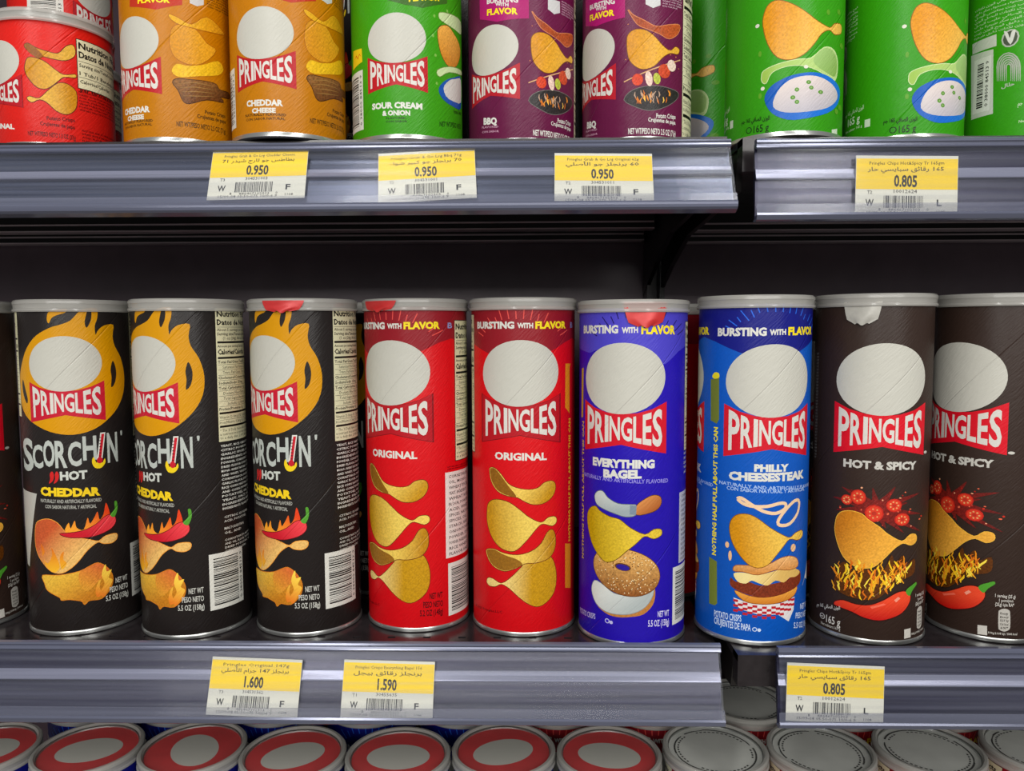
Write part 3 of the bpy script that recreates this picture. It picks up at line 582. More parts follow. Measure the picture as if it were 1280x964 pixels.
  {'k':'l','p':[-57.6,96.3,-59.1,88.8,-66.5,82.3,-74.3,82.0,-75.1,85.7,-69.3,92.6,-62.5,97.3],'w':2.2,'c':'#ecc8a0','cl':1},
  {'k':'p','p':[-103.6,31.4,-94.2,29.4,-86.6,28.6,-73.0,29.0,-60.2,31.9,-60.9,23.1,-65.4,15.7,-74.3,21.6,-87.7,21.8,-98.0,24.1,-101.9,26.2],'c':'#dcd8d8'},
  {'k':'check','q':[-103.6,17.2,-60.2,33.4],'c':'#b82028'},
  {'k':'p','p':[-102.8,36.3,-94.3,34.1,-84.1,33.2,-70.1,35.2,-58.2,38.4,-61.2,32.8,-73.0,29.7,-86.6,29.0,-96.8,30.4],'c':'#e8a040','c2':'#c87820','ax':[-84.2,36.1,-84.0,29.4],'s':1,'o':'#804010'},
  {'k':'p','p':[-105.6,44.7,-102.2,42.5,-94.5,43.6,-86.8,41.5,-77.6,42.8,-67.1,44.6,-56.3,49.6,-53.4,43.5,-57.1,38.8,-70.1,35.5,-84.1,33.4,-94.3,34.8,-102.1,37.1,-106.0,39.8],'c':'#7c3018','s':1,'g':2},
  {'k':'p','p':[-103.7,47.8,-97.1,49.4,-88.2,48.4,-76.4,51.5,-63.8,52.3,-55.0,48.0,-59.6,45.5,-65.4,45.7,-70.3,43.0,-76.3,44.8,-81.6,41.6,-86.9,42.8,-92.0,44.5,-95.7,42.1,-100.9,42.8],'c':'#ecd894','c2':'#d8b060','ax':[-94.6,49.0,-74.8,42.7],'s':1},
  {'k':'p','p':[-103.7,49.8,-102.4,53.4,-94.7,54.4,-81.9,55.7,-73.7,59.4,-65.9,60.3,-59.0,57.6,-57.7,52.6,-65.6,51.2,-76.4,52.2,-88.3,48.8,-97.2,50.1],'c':'#e8b070','c2':'#d08840','ax':[-82.0,59.1,-81.8,49.6],'s':1,'g':1,'o':'#905020'},
  {'k':'p','p':[-106.9,78.5,-105.6,84.1,-101.7,88.0,-95.3,88.9,-89.0,86.4,-81.1,80.5,-72.7,75.5,-66.2,72.9,-60.7,75.5,-53.6,76.0,-52.8,72.2,-58.4,70.4,-66.2,72.1,-71.0,68.0,-76.7,61.6,-81.9,55.7,-88.3,53.5,-94.7,55.8,-101.3,63.1,-105.4,70.6],'c':'#d08c0c','c2':'#ecc050','ax':[-100.1,70.0,-74.1,73.6],'s':1,'g':1,'o':'#7a4a08'},
  {'k':'e','q':[-108.5,66.7,1.4,2.1,0],'c':'#e8b888'},
  {'k':'e','q':[-106.3,59.6,1.2,3.5,0],'c':'#e8b888'},
  {'k':'e','q':[-62.9,65.7,2.3,2.7,0],'c':'#e8b888'},
  {'k':'p','p':[-41.7,177.2,-34.1,178.9,-33.6,150.8,-35.5,147.6,-41.1,149.4],'c':'#707c2c'},
  {'k':'p','p':[-40.3,179.3,-38.0,182.1,-34.5,181.8,-34.1,178.9,-37.9,177.9],'c':'#ecdc20','s':1},
  {'k':'p','p':[-40.6,55.1,-33.6,53.4,-32.8,24.4,-34.7,22.5,-39.9,22.3],'c':'#707c2c'},
  {'k':'v','t':'NOTHING HALF FULL ABOUT THIS CAN','q':[-34.4,57.3,-36.1,145.3,3.6],'c':'#f0e020','b':0.04},
  {'k':'t','t':'POTATO CRISPS','q':[-35.1,14.7,-15.5,15.6,4.6],'c':'#c8d8f0','b':0.02},
  {'k':'t','t':'CRUJIENTES DE PAPA','q':[-35.0,9.8,-9.4,9.9,4.7],'c':'#c8d8f0','b':0.02},
  {'k':'e','q':[-6.9,11.4,1.6,1.5,0],'c':'#c8d8f0'},
  {'k':'e','q':[-6.9,11.4,1.1,1.0,0],'c':'#0a58b8'},
  {'k':'e','q':[-4.0,11.1,1.2,1.2,0],'c':'#c8d8f0'},
  {'k':'t','t':'NET WT','q':[29.7,21.3,45.7,18.5,4.0],'c':'#c8d8f0','b':0.02},
  {'k':'t','t':'PESO NETO','q':[24.1,16.4,45.7,12.5,4.0],'c':'#c8d8f0','b':0.02},
  {'k':'t','t':'5.5 OZ (156g)','q':[22.2,10.0,45.7,5.4,4.0],'c':'#c8d8f0','b':0.02},
  {'k':'p','p':[45.6,53.3,45.6,37.8,36.7,41.6,31.7,36.7],'c':'#d8d8d8'},
 ],
 'hot': [
  {'k':'logo','q':[-8.2,145.0,1.03],'c':'#d41024','b':None},
  {'k':'t','t':'HOT & SPICY','q':[-32.0,118.6,16.1,118.4,5.5],'c':'#c4c2ba','b':0.05},
  {'k':'e','q':[25.8,129.1,2.1,1.0,0],'c':'#c4c2ba'},
  {'k':'p','p':[-8.8,94.9,-22.5,101.5,-32.6,104.8,-24.0,98.7,-12.0,88.9],'c':'#84201a','c2':'#6a1c18','ax':[-10.4,91.9,-32.6,104.8],'s':1,'g':2},
  {'k':'p','p':[-9.6,95.3,-26.2,97.1,-39.1,96.8,-26.9,94.0,-11.2,88.6],'c':'#84201a','c2':'#6a1c18','ax':[-10.4,91.9,-39.1,96.8],'s':1,'g':2},
  {'k':'p','p':[-7.3,92.7,-10.6,101.0,-13.2,106.4,-13.3,100.3,-13.4,91.1],'c':'#84201a','c2':'#6a1c18','ax':[-10.4,91.9,-13.2,106.4],'s':1,'g':2},
  {'k':'p','p':[-7.9,89.9,-2.4,100.3,0.9,107.6,-4.7,102.2,-12.9,94.0],'c':'#84201a','c2':'#6a1c18','ax':[-10.4,91.9,0.9,107.6],'s':1,'g':2},
  {'k':'p','p':[-9.2,88.8,6.6,97.3,20.3,102.4,5.3,100.2,-11.6,95.1],'c':'#84201a','c2':'#6a1c18','ax':[-10.4,91.9,20.3,102.4],'s':1,'g':2},
  {'k':'p','p':[-10.6,88.5,6.5,88.8,22.4,88.1,6.7,91.9,-10.2,95.4],'c':'#84201a','c2':'#6a1c18','ax':[-10.4,91.9,22.4,88.1],'s':1,'g':2},
  {'k':'p','p':[-11.7,88.7,6.1,81.8,23.2,75.8,7.5,84.5,-9.1,95.1],'c':'#84201a','c2':'#6a1c18','ax':[-10.4,91.9,23.2,75.8],'s':1,'g':2},
  {'k':'p','p':[-12.4,89.2,-1.2,81.6,7.6,76.5,0.7,83.9,-8.4,94.7],'c':'#84201a','c2':'#6a1c18','ax':[-10.4,91.9,7.6,76.5],'s':1,'g':2},
  {'k':'p','p':[-9.6,88.6,1.5,93.4,9.8,96.7,0.7,96.4,-11.2,95.3],'c':'#84201a','c2':'#6a1c18','ax':[-10.4,91.9,9.8,96.7],'s':1,'g':2},
  {'k':'p','p':[-8.6,94.8,-19.4,100.9,-27.2,104.2,-21.1,98.3,-12.2,89.1],'c':'#84201a','c2':'#6a1c18','ax':[-10.4,91.9,-27.2,104.2],'s':1,'g':2},
  {'k':'p','p':[-10.5,95.4,-25.4,92.1,-36.5,88.3,-25.3,89.0,-10.3,88.5],'c':'#84201a','c2':'#6a1c18','ax':[-10.4,91.9,-36.5,88.3],'s':1,'g':2},
  {'k':'p','p':[-13.2,90.2,-8.3,83.7,-4.6,79.5,-5.8,85.1,-7.6,93.6],'c':'#84201a','c2':'#6a1c18','ax':[-10.4,91.9,-4.6,79.5],'s':1,'g':2},
  {'k':'e','q':[-9.4,86.7,0.5,0.4,0],'c':'#c83020'},
  {'k':'e','q':[11.3,90.5,0.7,0.7,0],'c':'#c83020'},
  {'k':'e','q':[-6.6,81.5,0.4,0.4,0],'c':'#c83020'},
  {'k':'e','q':[-12.0,75.8,0.4,0.6,0],'c':'#f0a880'},
  {'k':'e','q':[-7.0,98.3,0.5,0.5,0],'c':'#f0a880'},
  {'k':'e','q':[9.4,86.0,0.8,0.5,0],'c':'#e86848'},
  {'k':'e','q':[-9.9,84.4,0.8,0.6,0],'c':'#f0a880'},
  {'k':'e','q':[4.2,91.9,0.7,0.5,0],'c':'#e86848'},
  {'k':'e','q':[-28.5,83.7,0.6,0.5,0],'c':'#f0a880'},
  {'k':'e','q':[-11.5,77.7,0.4,0.5,0],'c':'#f0a880'},
  {'k':'e','q':[-33.2,90.4,0.7,0.5,0],'c':'#e86848'},
  {'k':'e','q':[21.1,84.6,1.1,0.5,0],'c':'#e86848'},
  {'k':'e','q':[-25.2,79.5,0.5,0.6,0],'c':'#f0a880'},
  {'k':'e','q':[-3.3,89.4,0.5,0.6,0],'c':'#e86848'},
  {'k':'e','q':[13.1,80.7,0.6,0.4,0],'c':'#f0a880'},
  {'k':'e','q':[-19.8,105.7,0.7,0.6,0],'c':'#f0a880'},
  {'k':'e','q':[4.1,91.4,0.9,0.6,0],'c':'#a02018'},
  {'k':'e','q':[7.9,103.6,0.7,0.4,0],'c':'#e86848'},
  {'k':'e','q':[0.7,97.1,0.5,0.5,0],'c':'#e86848'},
  {'k':'e','q':[-13.9,88.1,0.4,0.4,0],'c':'#f0a880'},
  {'k':'e','q':[12.1,92.1,0.8,0.4,0],'c':'#e86848'},
  {'k':'e','q':[-3.7,89.1,0.6,0.6,0],'c':'#e86848'},
  {'k':'e','q':[-26.2,97.0,0.6,0.5,0],'c':'#c83020'},
  {'k':'e','q':[4.5,84.8,0.8,0.5,0],'c':'#e86848'},
  {'k':'e','q':[-23.0,89.6,0.5,0.4,0],'c':'#a02018'},
  {'k':'e','q':[-31.6,84.9,0.6,0.5,0],'c':'#e86848'},
  {'k':'e','q':[3.0,90.8,0.5,0.5,0],'c':'#e86848'},
  {'k':'e','q':[-21.7,87.1,0.4,0.7,0],'c':'#f0a880'},
  {'k':'e','q':[-33.9,79.7,0.7,0.7,0],'c':'#c83020'},
  {'k':'e','q':[-19.7,90.9,0.4,0.6,0],'c':'#e86848'},
  {'k':'e','q':[-21.6,80.1,0.7,0.6,0],'c':'#a02018'},
  {'k':'e','q':[-33.2,91.2,0.8,0.5,0],'c':'#a02018'},
  {'k':'e','q':[-1.7,93.6,0.8,0.7,0],'c':'#e86848'},
  {'k':'e','q':[22.9,86.4,0.8,0.7,0],'c':'#c83020'},
  {'k':'e','q':[5.9,101.5,0.6,0.5,0],'c':'#a02018'},
  {'k':'e','q':[0.8,95.3,0.4,0.6,0],'c':'#c83020'},
  {'k':'e','q':[-20.6,95.6,0.5,0.6,0],'c':'#a02018'},
  {'k':'e','q':[4.3,99.9,0.8,0.4,0],'c':'#f0a880'},
  {'k':'e','q':[-2.2,102.4,0.7,0.6,0],'c':'#a02018'},
  {'k':'e','q':[-29.0,96.5,3.7,3.5,0],'c':'#c42418'},
  {'k':'e','q':[-29.0,96.5,3.2,3.0,0],'c':'#d83c24'},
  {'k':'e','q':[-27.2,96.8,0.5,0.5,0],'c':'#e4a468'},
  {'k':'e','q':[-27.8,95.3,0.6,0.6,0],'c':'#e4a468'},
  {'k':'e','q':[-29.4,94.7,0.6,0.6,0],'c':'#e4a468'},
  {'k':'e','q':[-30.7,95.5,0.7,0.5,0],'c':'#e4a468'},
  {'k':'e','q':[-30.7,97.0,0.6,0.6,0],'c':'#e4a468'},
  {'k':'e','q':[-29.4,98.2,0.6,0.5,0],'c':'#e4a468'},
  {'k':'e','q':[-27.9,98.1,0.5,0.5,0],'c':'#e4a468'},
  {'k':'e','q':[-29.0,96.5,0.9,0.9,0],'c':'#b83020'},
  {'k':'e','q':[-21.8,99.3,4.9,5.1,0],'c':'#c42418'},
  {'k':'e','q':[-21.8,99.3,4.2,4.3,0],'c':'#d83c24'},
  {'k':'e','q':[-19.4,99.6,0.5,0.5,0],'c':'#e4a468'},
  {'k':'e','q':[-20.2,97.5,0.6,0.5,0],'c':'#e4a468'},
  {'k':'e','q':[-22.3,96.7,0.5,0.6,0],'c':'#e4a468'},
  {'k':'e','q':[-24.0,97.9,0.6,0.5,0],'c':'#e4a468'},
  {'k':'e','q':[-24.1,100.1,0.6,0.6,0],'c':'#e4a468'},
  {'k':'e','q':[-22.4,101.7,0.6,0.5,0],'c':'#e4a468'},
  {'k':'e','q':[-20.3,101.4,0.5,0.6,0],'c':'#e4a468'},
  {'k':'e','q':[-21.8,99.3,1.2,1.3,0],'c':'#b83020'},
  {'k':'e','q':[-11.9,89.2,5.8,5.8,0],'c':'#c42418'},
  {'k':'e','q':[-11.9,89.2,4.8,4.9,0],'c':'#d83c24'},
  {'k':'e','q':[-9.0,89.4,0.5,0.5,0],'c':'#e4a468'},
  {'k':'e','q':[-10.0,87.0,0.5,0.5,0],'c':'#e4a468'},
  {'k':'e','q':[-12.5,86.2,0.5,0.6,0],'c':'#e4a468'},
  {'k':'e','q':[-14.4,87.7,0.5,0.5,0],'c':'#e4a468'},
  {'k':'e','q':[-14.5,90.2,0.5,0.6,0],'c':'#e4a468'},
  {'k':'e','q':[-12.6,92.0,0.5,0.5,0],'c':'#e4a468'},
  {'k':'e','q':[-10.1,91.6,0.5,0.5,0],'c':'#e4a468'},
  {'k':'e','q':[-11.9,89.2,1.5,1.4,0],'c':'#b83020'},
  {'k':'e','q':[0.3,95.0,5.2,4.5,0],'c':'#c42418'},
  {'k':'e','q':[0.3,95.0,4.4,3.7,0],'c':'#d83c24'},
  {'k':'e','q':[3.0,94.9,0.7,0.6,0],'c':'#e4a468'},
  {'k':'e','q':[2.0,93.2,0.6,0.5,0],'c':'#e4a468'},
  {'k':'e','q':[-0.2,92.7,0.6,0.6,0],'c':'#e4a468'},
  {'k':'e','q':[-2.0,94.0,0.6,0.5,0],'c':'#e4a468'},
  {'k':'e','q':[-2.0,95.9,0.6,0.6,0],'c':'#e4a468'},
  {'k':'e','q':[-0.3,97.2,0.6,0.5,0],'c':'#e4a468'},
  {'k':'e','q':[1.9,96.7,0.6,0.5,0],'c':'#e4a468'},
  {'k':'e','q':[0.3,95.0,1.3,1.1,0],'c':'#b83020'},
  {'k':'e','q':[6.2,85.5,5.5,4.3,0],'c':'#c42418'},
  {'k':'e','q':[6.2,85.5,4.6,3.6,0],'c':'#d83c24'},
  {'k':'e','q':[9.0,85.4,0.7,0.5,0],'c':'#e4a468'},
  {'k':'e','q':[8.0,83.7,0.7,0.6,0],'c':'#e4a468'},
  {'k':'e','q':[5.7,83.4,0.6,0.6,0],'c':'#e4a468'},
  {'k':'e','q':[3.8,84.7,0.6,0.5,0],'c':'#e4a468'},
  {'k':'e','q':[3.8,86.5,0.6,0.6,0],'c':'#e4a468'},
  {'k':'e','q':[5.6,87.6,0.6,0.6,0],'c':'#e4a468'},
  {'k':'e','q':[7.9,87.1,0.7,0.5,0],'c':'#e4a468'},
  {'k':'e','q':[6.2,85.5,1.3,1.1,0],'c':'#b83020'},
  {'k':'p','p':[-36.2,79.4,-34.9,84.5,-31.4,87.9,-25.5,89.2,-19.3,88.0,-15.6,84.8,-8.3,80.0,-3.2,75.6,6.3,70.8,12.3,74.8,17.3,74.3,17.9,70.4,13.4,68.0,7.1,69.8,1.0,66.2,-5.2,59.4,-11.1,53.6,-17.1,51.8,-23.3,52.6,-29.9,57.4,-34.3,66.1,-36.4,73.9],'c':'#cc7c18','c2':'#ecaa3c','ax':[-30.6,80.6,-5.4,66.1],'s':1,'g':1,'o':'#f0b840'},
  {'k':'p','p':[-36.1,35.1,-35.2,43.7,-31.8,52.1,-27.8,53.7,-25.7,48.7,-19.5,51.2,-11.1,50.9,-7.6,56.6,-5.0,51.3,-0.2,62.2,2.0,54.1,6.7,61.4,9.9,55.1,17.0,58.4,17.1,48.9,10.3,45.6,3.1,43.3,-2.0,37.9,-9.3,31.4,-19.0,30.1,-29.2,31.4],'c':'#5c3008','s':1,'g':2},
  {'k':'l','p':[-33.8,46.1,-33.5,48.0,-32.2,50.2,-33.6,51.5,-32.6,53.6],'w':0.71,'c':'#e88c18','cl':0},
  {'k':'l','p':[4.8,52.7,4.9,54.3,5.9,55.7,4.8,57.5,6.5,58.6],'w':0.79,'c':'#d86c14','cl':0},
  {'k':'l','p':[3.4,48.2,5.1,49.8,5.8,51.5,6.2,53.8,6.7,56.1],'w':1.08,'c':'#f4c420','cl':0},
  {'k':'l','p':[3.3,51.1,4.6,52.4,3.3,54.2,2.6,56.0,4.0,58.0],'w':0.7,'c':'#e88c18','cl':0},
  {'k':'l','p':[-28.8,45.7,-27.9,47.9,-27.8,49.7,-28.2,51.1,-29.1,52.2],'w':1.39,'c':'#f4c420','cl':0},
  {'k':'l','p':[-2.5,41.4,-3.2,43.7,-3.4,46.0,-4.1,48.3,-3.2,50.2],'w':1.05,'c':'#f8dc48','cl':0},
  {'k':'l','p':[-22.2,37.1,-20.6,39.0,-20.9,40.8,-20.4,42.9,-21.1,45.1],'w':0.86,'c':'#e88c18','cl':0},
  {'k':'l','p':[-2.4,36.6,-3.9,38.6,-2.6,40.1,-3.1,41.4,-1.9,43.4],'w':1.12,'c':'#f4c420','cl':0},
  {'k':'l','p':[3.7,41.9,5.3,43.2,5.6,44.9,5.8,47.2,6.7,49.6],'w':0.79,'c':'#f0a820','cl':0},
  {'k':'l','p':[-2.5,39.1,-2.2,41.3,-2.9,43.6,-3.3,45.5,-2.0,47.5],'w':0.95,'c':'#f8dc48','cl':0},
  {'k':'l','p':[0.8,44.5,0.8,46.2,1.8,47.9,3.4,49.4,3.2,51.3],'w':0.9,'c':'#d86c14','cl':0},
  {'k':'l','p':[-12.6,39.3,-11.7,41.1,-12.0,42.2,-12.1,43.9,-10.6,45.9],'w':0.98,'c':'#e88c18','cl':0},
  {'k':'l','p':[9.6,45.6,9.5,47.6,9.3,49.5,7.5,52.0,5.9,53.3],'w':0.74,'c':'#f0a820','cl':0},
  {'k':'l','p':[3.1,43.5,3.2,45.8,2.3,47.6,1.1,48.9,-0.6,50.4],'w':0.8,'c':'#f4c420','cl':0},
  {'k':'l','p':[7.8,46.2,8.1,48.1,6.8,49.5,6.5,50.8,7.2,51.9],'w':0.99,'c':'#f4c420','cl':0},
  {'k':'l','p':[-0.3,43.7,-0.3,45.0,0.8,46.7,-0.7,48.0,0.5,49.4],'w':1.01,'c':'#e88c18','cl':0},
  {'k':'l','p':[6.7,49.9,6.2,51.6,4.4,54.0,2.6,56.4,1.3,57.7],'w':1.38,'c':'#f4c420','cl':0},
  {'k':'l','p':[-23.1,37.8,-23.2,39.9,-24.3,41.9,-22.8,44.3,-21.5,46.9],'w':1.0,'c':'#f8dc48','cl':0},
  {'k':'l','p':[5.3,45.9,3.8,47.9,5.3,49.3,5.7,51.6,6.1,52.7],'w':1.21,'c':'#e88c18','cl':0},
  {'k':'l','p':[-6.9,35.0,-6.7,37.1,-6.9,39.3,-5.9,40.6,-6.8,42.0],'w':0.78,'c':'#f4c420','cl':0},
  {'k':'l','p':[-5.9,41.1,-4.4,42.7,-5.8,44.7,-5.9,46.5,-5.6,48.0],'w':0.86,'c':'#f4c420','cl':0},
  {'k':'l','p':[-18.2,37.7,-19.4,39.0,-19.4,41.3,-18.5,43.7,-19.9,44.9],'w':0.92,'c':'#f4c420','cl':0},
  {'k':'l','p':[8.6,42.4,6.6,44.6,5.5,46.0,6.4,47.6,8.1,49.7],'w':1.21,'c':'#f0a820','cl':0},
  {'k':'l','p':[-33.1,38.4,-31.5,41.0,-30.2,42.8,-29.6,45.1,-28.9,47.0],'w':0.84,'c':'#f4c420','cl':0},
  {'k':'l','p':[-11.8,41.9,-10.4,43.6,-9.1,46.1,-7.8,47.8,-7.1,49.3],'w':0.92,'c':'#f4c420','cl':0},
  {'k':'l','p':[-33.4,41.4,-34.3,43.6,-35.8,45.4,-37.5,47.4,-38.8,48.3],'w':0.87,'c':'#e88c18','cl':0},
  {'k':'l','p':[-2.7,36.3,-2.8,37.5,-3.3,39.2,-1.8,40.6,-2.7,42.8],'w':0.79,'c':'#e88c18','cl':0},
  {'k':'l','p':[-20.1,38.1,-19.6,40.5,-21.0,42.5,-22.1,44.4,-23.7,46.2],'w':0.84,'c':'#f8dc48','cl':0},
  {'k':'l','p':[-21.6,37.3,-21.3,39.4,-20.5,41.8,-19.0,43.4,-18.2,44.7],'w':0.74,'c':'#f8dc48','cl':0},
  {'k':'l','p':[-2.0,35.3,-3.5,37.6,-2.9,39.6,-1.8,40.8,-2.8,42.1],'w':1.08,'c':'#d86c14','cl':0},
  {'k':'l','p':[-11.1,44.3,-11.3,45.9,-12.8,48.1,-13.9,49.6,-14.6,51.0],'w':1.39,'c':'#d86c14','cl':0},
  {'k':'l','p':[-2.6,45.4,-2.5,46.6,-3.5,49.0,-4.6,50.8,-6.1,51.9],'w':0.94,'c':'#e88c18','cl':0},
  {'k':'l','p':[11.2,49.3,9.2,50.9,10.1,52.5,8.6,54.2,8.4,55.7],'w':1.06,'c':'#f8dc48','cl':0},
  {'k':'l','p':[-13.0,35.6,-11.8,37.8,-12.7,39.2,-12.4,40.4,-13.8,41.5],'w':1.24,'c':'#f4c420','cl':0},
  {'k':'l','p':[-25.5,36.0,-25.2,38.0,-24.5,39.3,-24.8,41.4,-26.0,42.3],'w':0.85,'c':'#e88c18','cl':0},
  {'k':'l','p':[-22.9,34.0,-22.9,35.6,-22.2,38.1,-21.1,40.3,-21.0,41.9],'w':1.18,'c':'#d86c14','cl':0},
  {'k':'l','p':[-33.4,43.8,-33.2,46.1,-33.3,48.3,-34.9,49.9,-36.1,50.9],'w':1.14,'c':'#f8dc48','cl':0},
  {'k':'l','p':[-6.6,50.2,-5.6,52.6,-7.0,54.8,-6.2,56.8,-6.1,58.2],'w':0.75,'c':'#f0a820','cl':0},
  {'k':'l','p':[7.8,50.9,8.3,53.0,8.3,55.1,6.6,56.4,8.2,57.5],'w':0.98,'c':'#d86c14','cl':0},
  {'k':'l','p':[6.5,43.0,4.9,44.7,3.3,46.4,4.7,47.8,5.9,50.1],'w':1.35,'c':'#f8dc48','cl':0},
  {'k':'l','p':[-0.6,40.3,-2.0,41.5,-0.8,43.8,-0.8,45.6,-2.3,47.4],'w':0.97,'c':'#f8dc48','cl':0},
  {'k':'l','p':[-4.7,41.9,-4.6,44.0,-6.1,45.6,-7.3,46.7,-6.5,48.3],'w':0.97,'c':'#e88c18','cl':0},
  {'k':'l','p':[-27.9,36.1,-27.7,38.1,-27.4,39.3,-29.0,40.4,-28.5,42.7],'w':1.17,'c':'#f8dc48','cl':0},
  {'k':'l','p':[-9.6,40.1,-10.5,42.0,-11.5,43.6,-11.1,45.5,-10.9,47.4],'w':0.86,'c':'#d86c14','cl':0},
  {'k':'l','p':[-2.1,39.7,-0.6,41.4,-1.2,42.9,-1.9,44.3,-2.5,45.7],'w':1.09,'c':'#e88c18','cl':0},
  {'k':'l','p':[-21.2,31.9,-22.3,32.9,-23.2,35.0,-22.8,36.5,-23.1,38.9],'w':0.95,'c':'#d86c14','cl':0},
  {'k':'l','p':[-34.5,32.7,-36.5,34.2,-36.3,35.7,-37.4,37.8,-37.9,39.1],'w':1.05,'c':'#f0a820','cl':0},
  {'k':'l','p':[-20.6,47.8,-19.7,49.2,-21.2,50.0,-19.6,52.0,-18.9,53.9],'w':1.48,'c':'#e88c18','cl':0},
  {'k':'l','p':[-10.2,33.1,-11.4,34.6,-12.7,36.0,-13.6,37.5,-13.4,39.3],'w':0.77,'c':'#f8dc48','cl':0},
  {'k':'l','p':[-30.4,39.6,-31.4,40.5,-32.2,41.6,-32.5,43.6,-31.6,46.2],'w':0.95,'c':'#e88c18','cl':0},
  {'k':'l','p':[8.3,49.6,9.9,50.7,11.5,52.8,13.5,54.8,14.4,56.4],'w':1.27,'c':'#f8dc48','cl':0},
  {'k':'l','p':[-7.2,38.6,-5.9,40.2,-6.4,41.3,-5.3,43.2,-4.8,44.7],'w':0.85,'c':'#f0a820','cl':0},
  {'k':'l','p':[-23.2,38.5,-21.8,40.5,-21.8,42.5,-21.9,44.9,-20.8,46.7],'w':0.99,'c':'#e88c18','cl':0},
  {'k':'l','p':[-24.9,42.0,-26.1,43.6,-24.7,46.2,-23.2,48.3,-22.9,49.6],'w':1.09,'c':'#f0a820','cl':0},
  {'k':'l','p':[0.5,47.4,0.5,49.5,1.4,51.7,2.2,53.7,1.2,55.6],'w':0.85,'c':'#d86c14','cl':0},
  {'k':'l','p':[-26.1,48.2,-24.7,50.8,-25.3,51.8,-24.3,54.2,-25.5,56.2],'w':1.37,'c':'#d86c14','cl':0},
  {'k':'l','p':[-23.1,32.9,-22.5,34.1,-23.9,36.0,-24.7,37.5,-24.7,39.4],'w':0.83,'c':'#f8dc48','cl':0},
  {'k':'l','p':[-34.8,42.5,-33.7,44.2,-35.6,45.5,-36.3,47.2,-36.0,49.4],'w':1.43,'c':'#e88c18','cl':0},
  {'k':'l','p':[-3.2,39.4,-2.9,40.8,-4.4,43.2,-3.1,44.4,-2.3,45.6],'w':1.27,'c':'#f4c420','cl':0},
  {'k':'l','p':[-11.3,43.0,-12.7,45.1,-12.4,47.4,-11.3,49.6,-10.4,51.7],'w':1.04,'c':'#f0a820','cl':0},
  {'k':'l','p':[9.8,53.5,8.3,54.9,8.1,57.1,8.1,59.4,7.5,61.2],'w':0.9,'c':'#e88c18','cl':0},
  {'k':'l','p':[-21.6,49.3,-22.0,51.1,-20.8,52.8,-19.5,55.2,-20.7,57.1],'w':1.45,'c':'#f8dc48','cl':0},
  {'k':'l','p':[-1.9,45.6,-1.8,47.5,-1.5,48.9,-0.2,50.7,-1.7,52.2],'w':0.76,'c':'#f0a820','cl':0},
  {'k':'l','p':[-2.6,40.7,-4.3,42.1,-5.3,44.2,-6.6,45.5,-6.9,47.3],'w':0.92,'c':'#f4c420','cl':0},
  {'k':'l','p':[-15.3,38.2,-16.4,39.8,-15.3,41.5,-14.7,43.0,-13.2,45.5],'w':0.83,'c':'#f8dc48','cl':0},
  {'k':'l','p':[-18.6,49.3,-19.6,51.2,-19.8,53.0,-21.0,54.1,-21.5,55.8],'w':1.36,'c':'#f0a820','cl':0},
  {'k':'l','p':[-16.7,30.0,-15.2,32.4,-16.6,33.9,-17.4,35.1,-16.7,36.6],'w':1.05,'c':'#d86c14','cl':0},
  {'k':'l','p':[-10.6,41.0,-9.2,42.3,-9.6,44.1,-9.4,46.1,-10.5,47.7],'w':0.84,'c':'#f0a820','cl':0},
  {'k':'l','p':[-11.9,50.2,-12.8,51.5,-12.7,52.8,-12.1,54.6,-12.5,56.1],'w':0.87,'c':'#f4c420','cl':0},
  {'k':'l','p':[0.4,43.7,1.3,45.5,2.1,47.7,2.1,49.2,2.9,51.6],'w':0.75,'c':'#e88c18','cl':0},
  {'k':'l','p':[-32.0,33.4,-32.4,34.9,-33.0,36.4,-32.7,38.1,-34.2,39.5],'w':1.49,'c':'#f8dc48','cl':0},
  {'k':'l','p':[-0.3,37.4,-0.6,39.0,0.4,40.2,1.3,41.5,1.6,43.2],'w':1.32,'c':'#f4c420','cl':0},
  {'k':'l','p':[-11.0,36.5,-10.8,38.9,-10.2,40.8,-11.2,42.9,-11.5,44.3],'w':0.83,'c':'#f4c420','cl':0},
  {'k':'l','p':[-29.1,34.1,-27.5,36.8,-28.3,38.3,-26.9,40.8,-28.4,42.0],'w':1.13,'c':'#f0a820','cl':0},
  {'k':'l','p':[-26.3,48.1,-26.9,49.4,-27.3,50.5,-27.0,52.3,-27.8,53.3],'w':1.16,'c':'#f4c420','cl':0},
  {'k':'l','p':[-10.9,38.7,-11.3,40.7,-9.8,42.6,-10.0,44.5,-9.8,46.9],'w':1.24,'c':'#f0a820','cl':0},
  {'k':'l','p':[-10.2,45.2,-10.7,46.6,-10.4,48.3,-10.4,50.3,-9.3,52.4],'w':0.94,'c':'#d86c14','cl':0},
  {'k':'l','p':[9.3,50.0,9.4,52.1,8.7,53.7,9.1,55.2,10.4,56.7],'w':0.88,'c':'#d86c14','cl':0},
  {'k':'l','p':[-17.1,48.6,-17.9,50.8,-16.8,52.5,-17.1,53.7,-16.5,55.2],'w':1.01,'c':'#e88c18','cl':0},
  {'k':'l','p':[3.2,42.5,4.5,43.8,6.1,45.1,4.6,46.9,3.3,48.4],'w':1.18,'c':'#f8dc48','cl':0},
  {'k':'l','p':[-19.2,43.1,-18.5,44.5,-18.2,45.8,-18.6,47.8,-17.9,49.1],'w':1.11,'c':'#f4c420','cl':0},
  {'k':'l','p':[-8.2,41.7,-8.4,43.6,-8.5,44.8,-8.1,46.5,-7.0,47.8],'w':1.14,'c':'#e88c18','cl':0},
  {'k':'l','p':[-12.2,34.6,-11.6,36.9,-12.7,38.1,-12.1,40.5,-13.1,42.0],'w':1.14,'c':'#e88c18','cl':0},
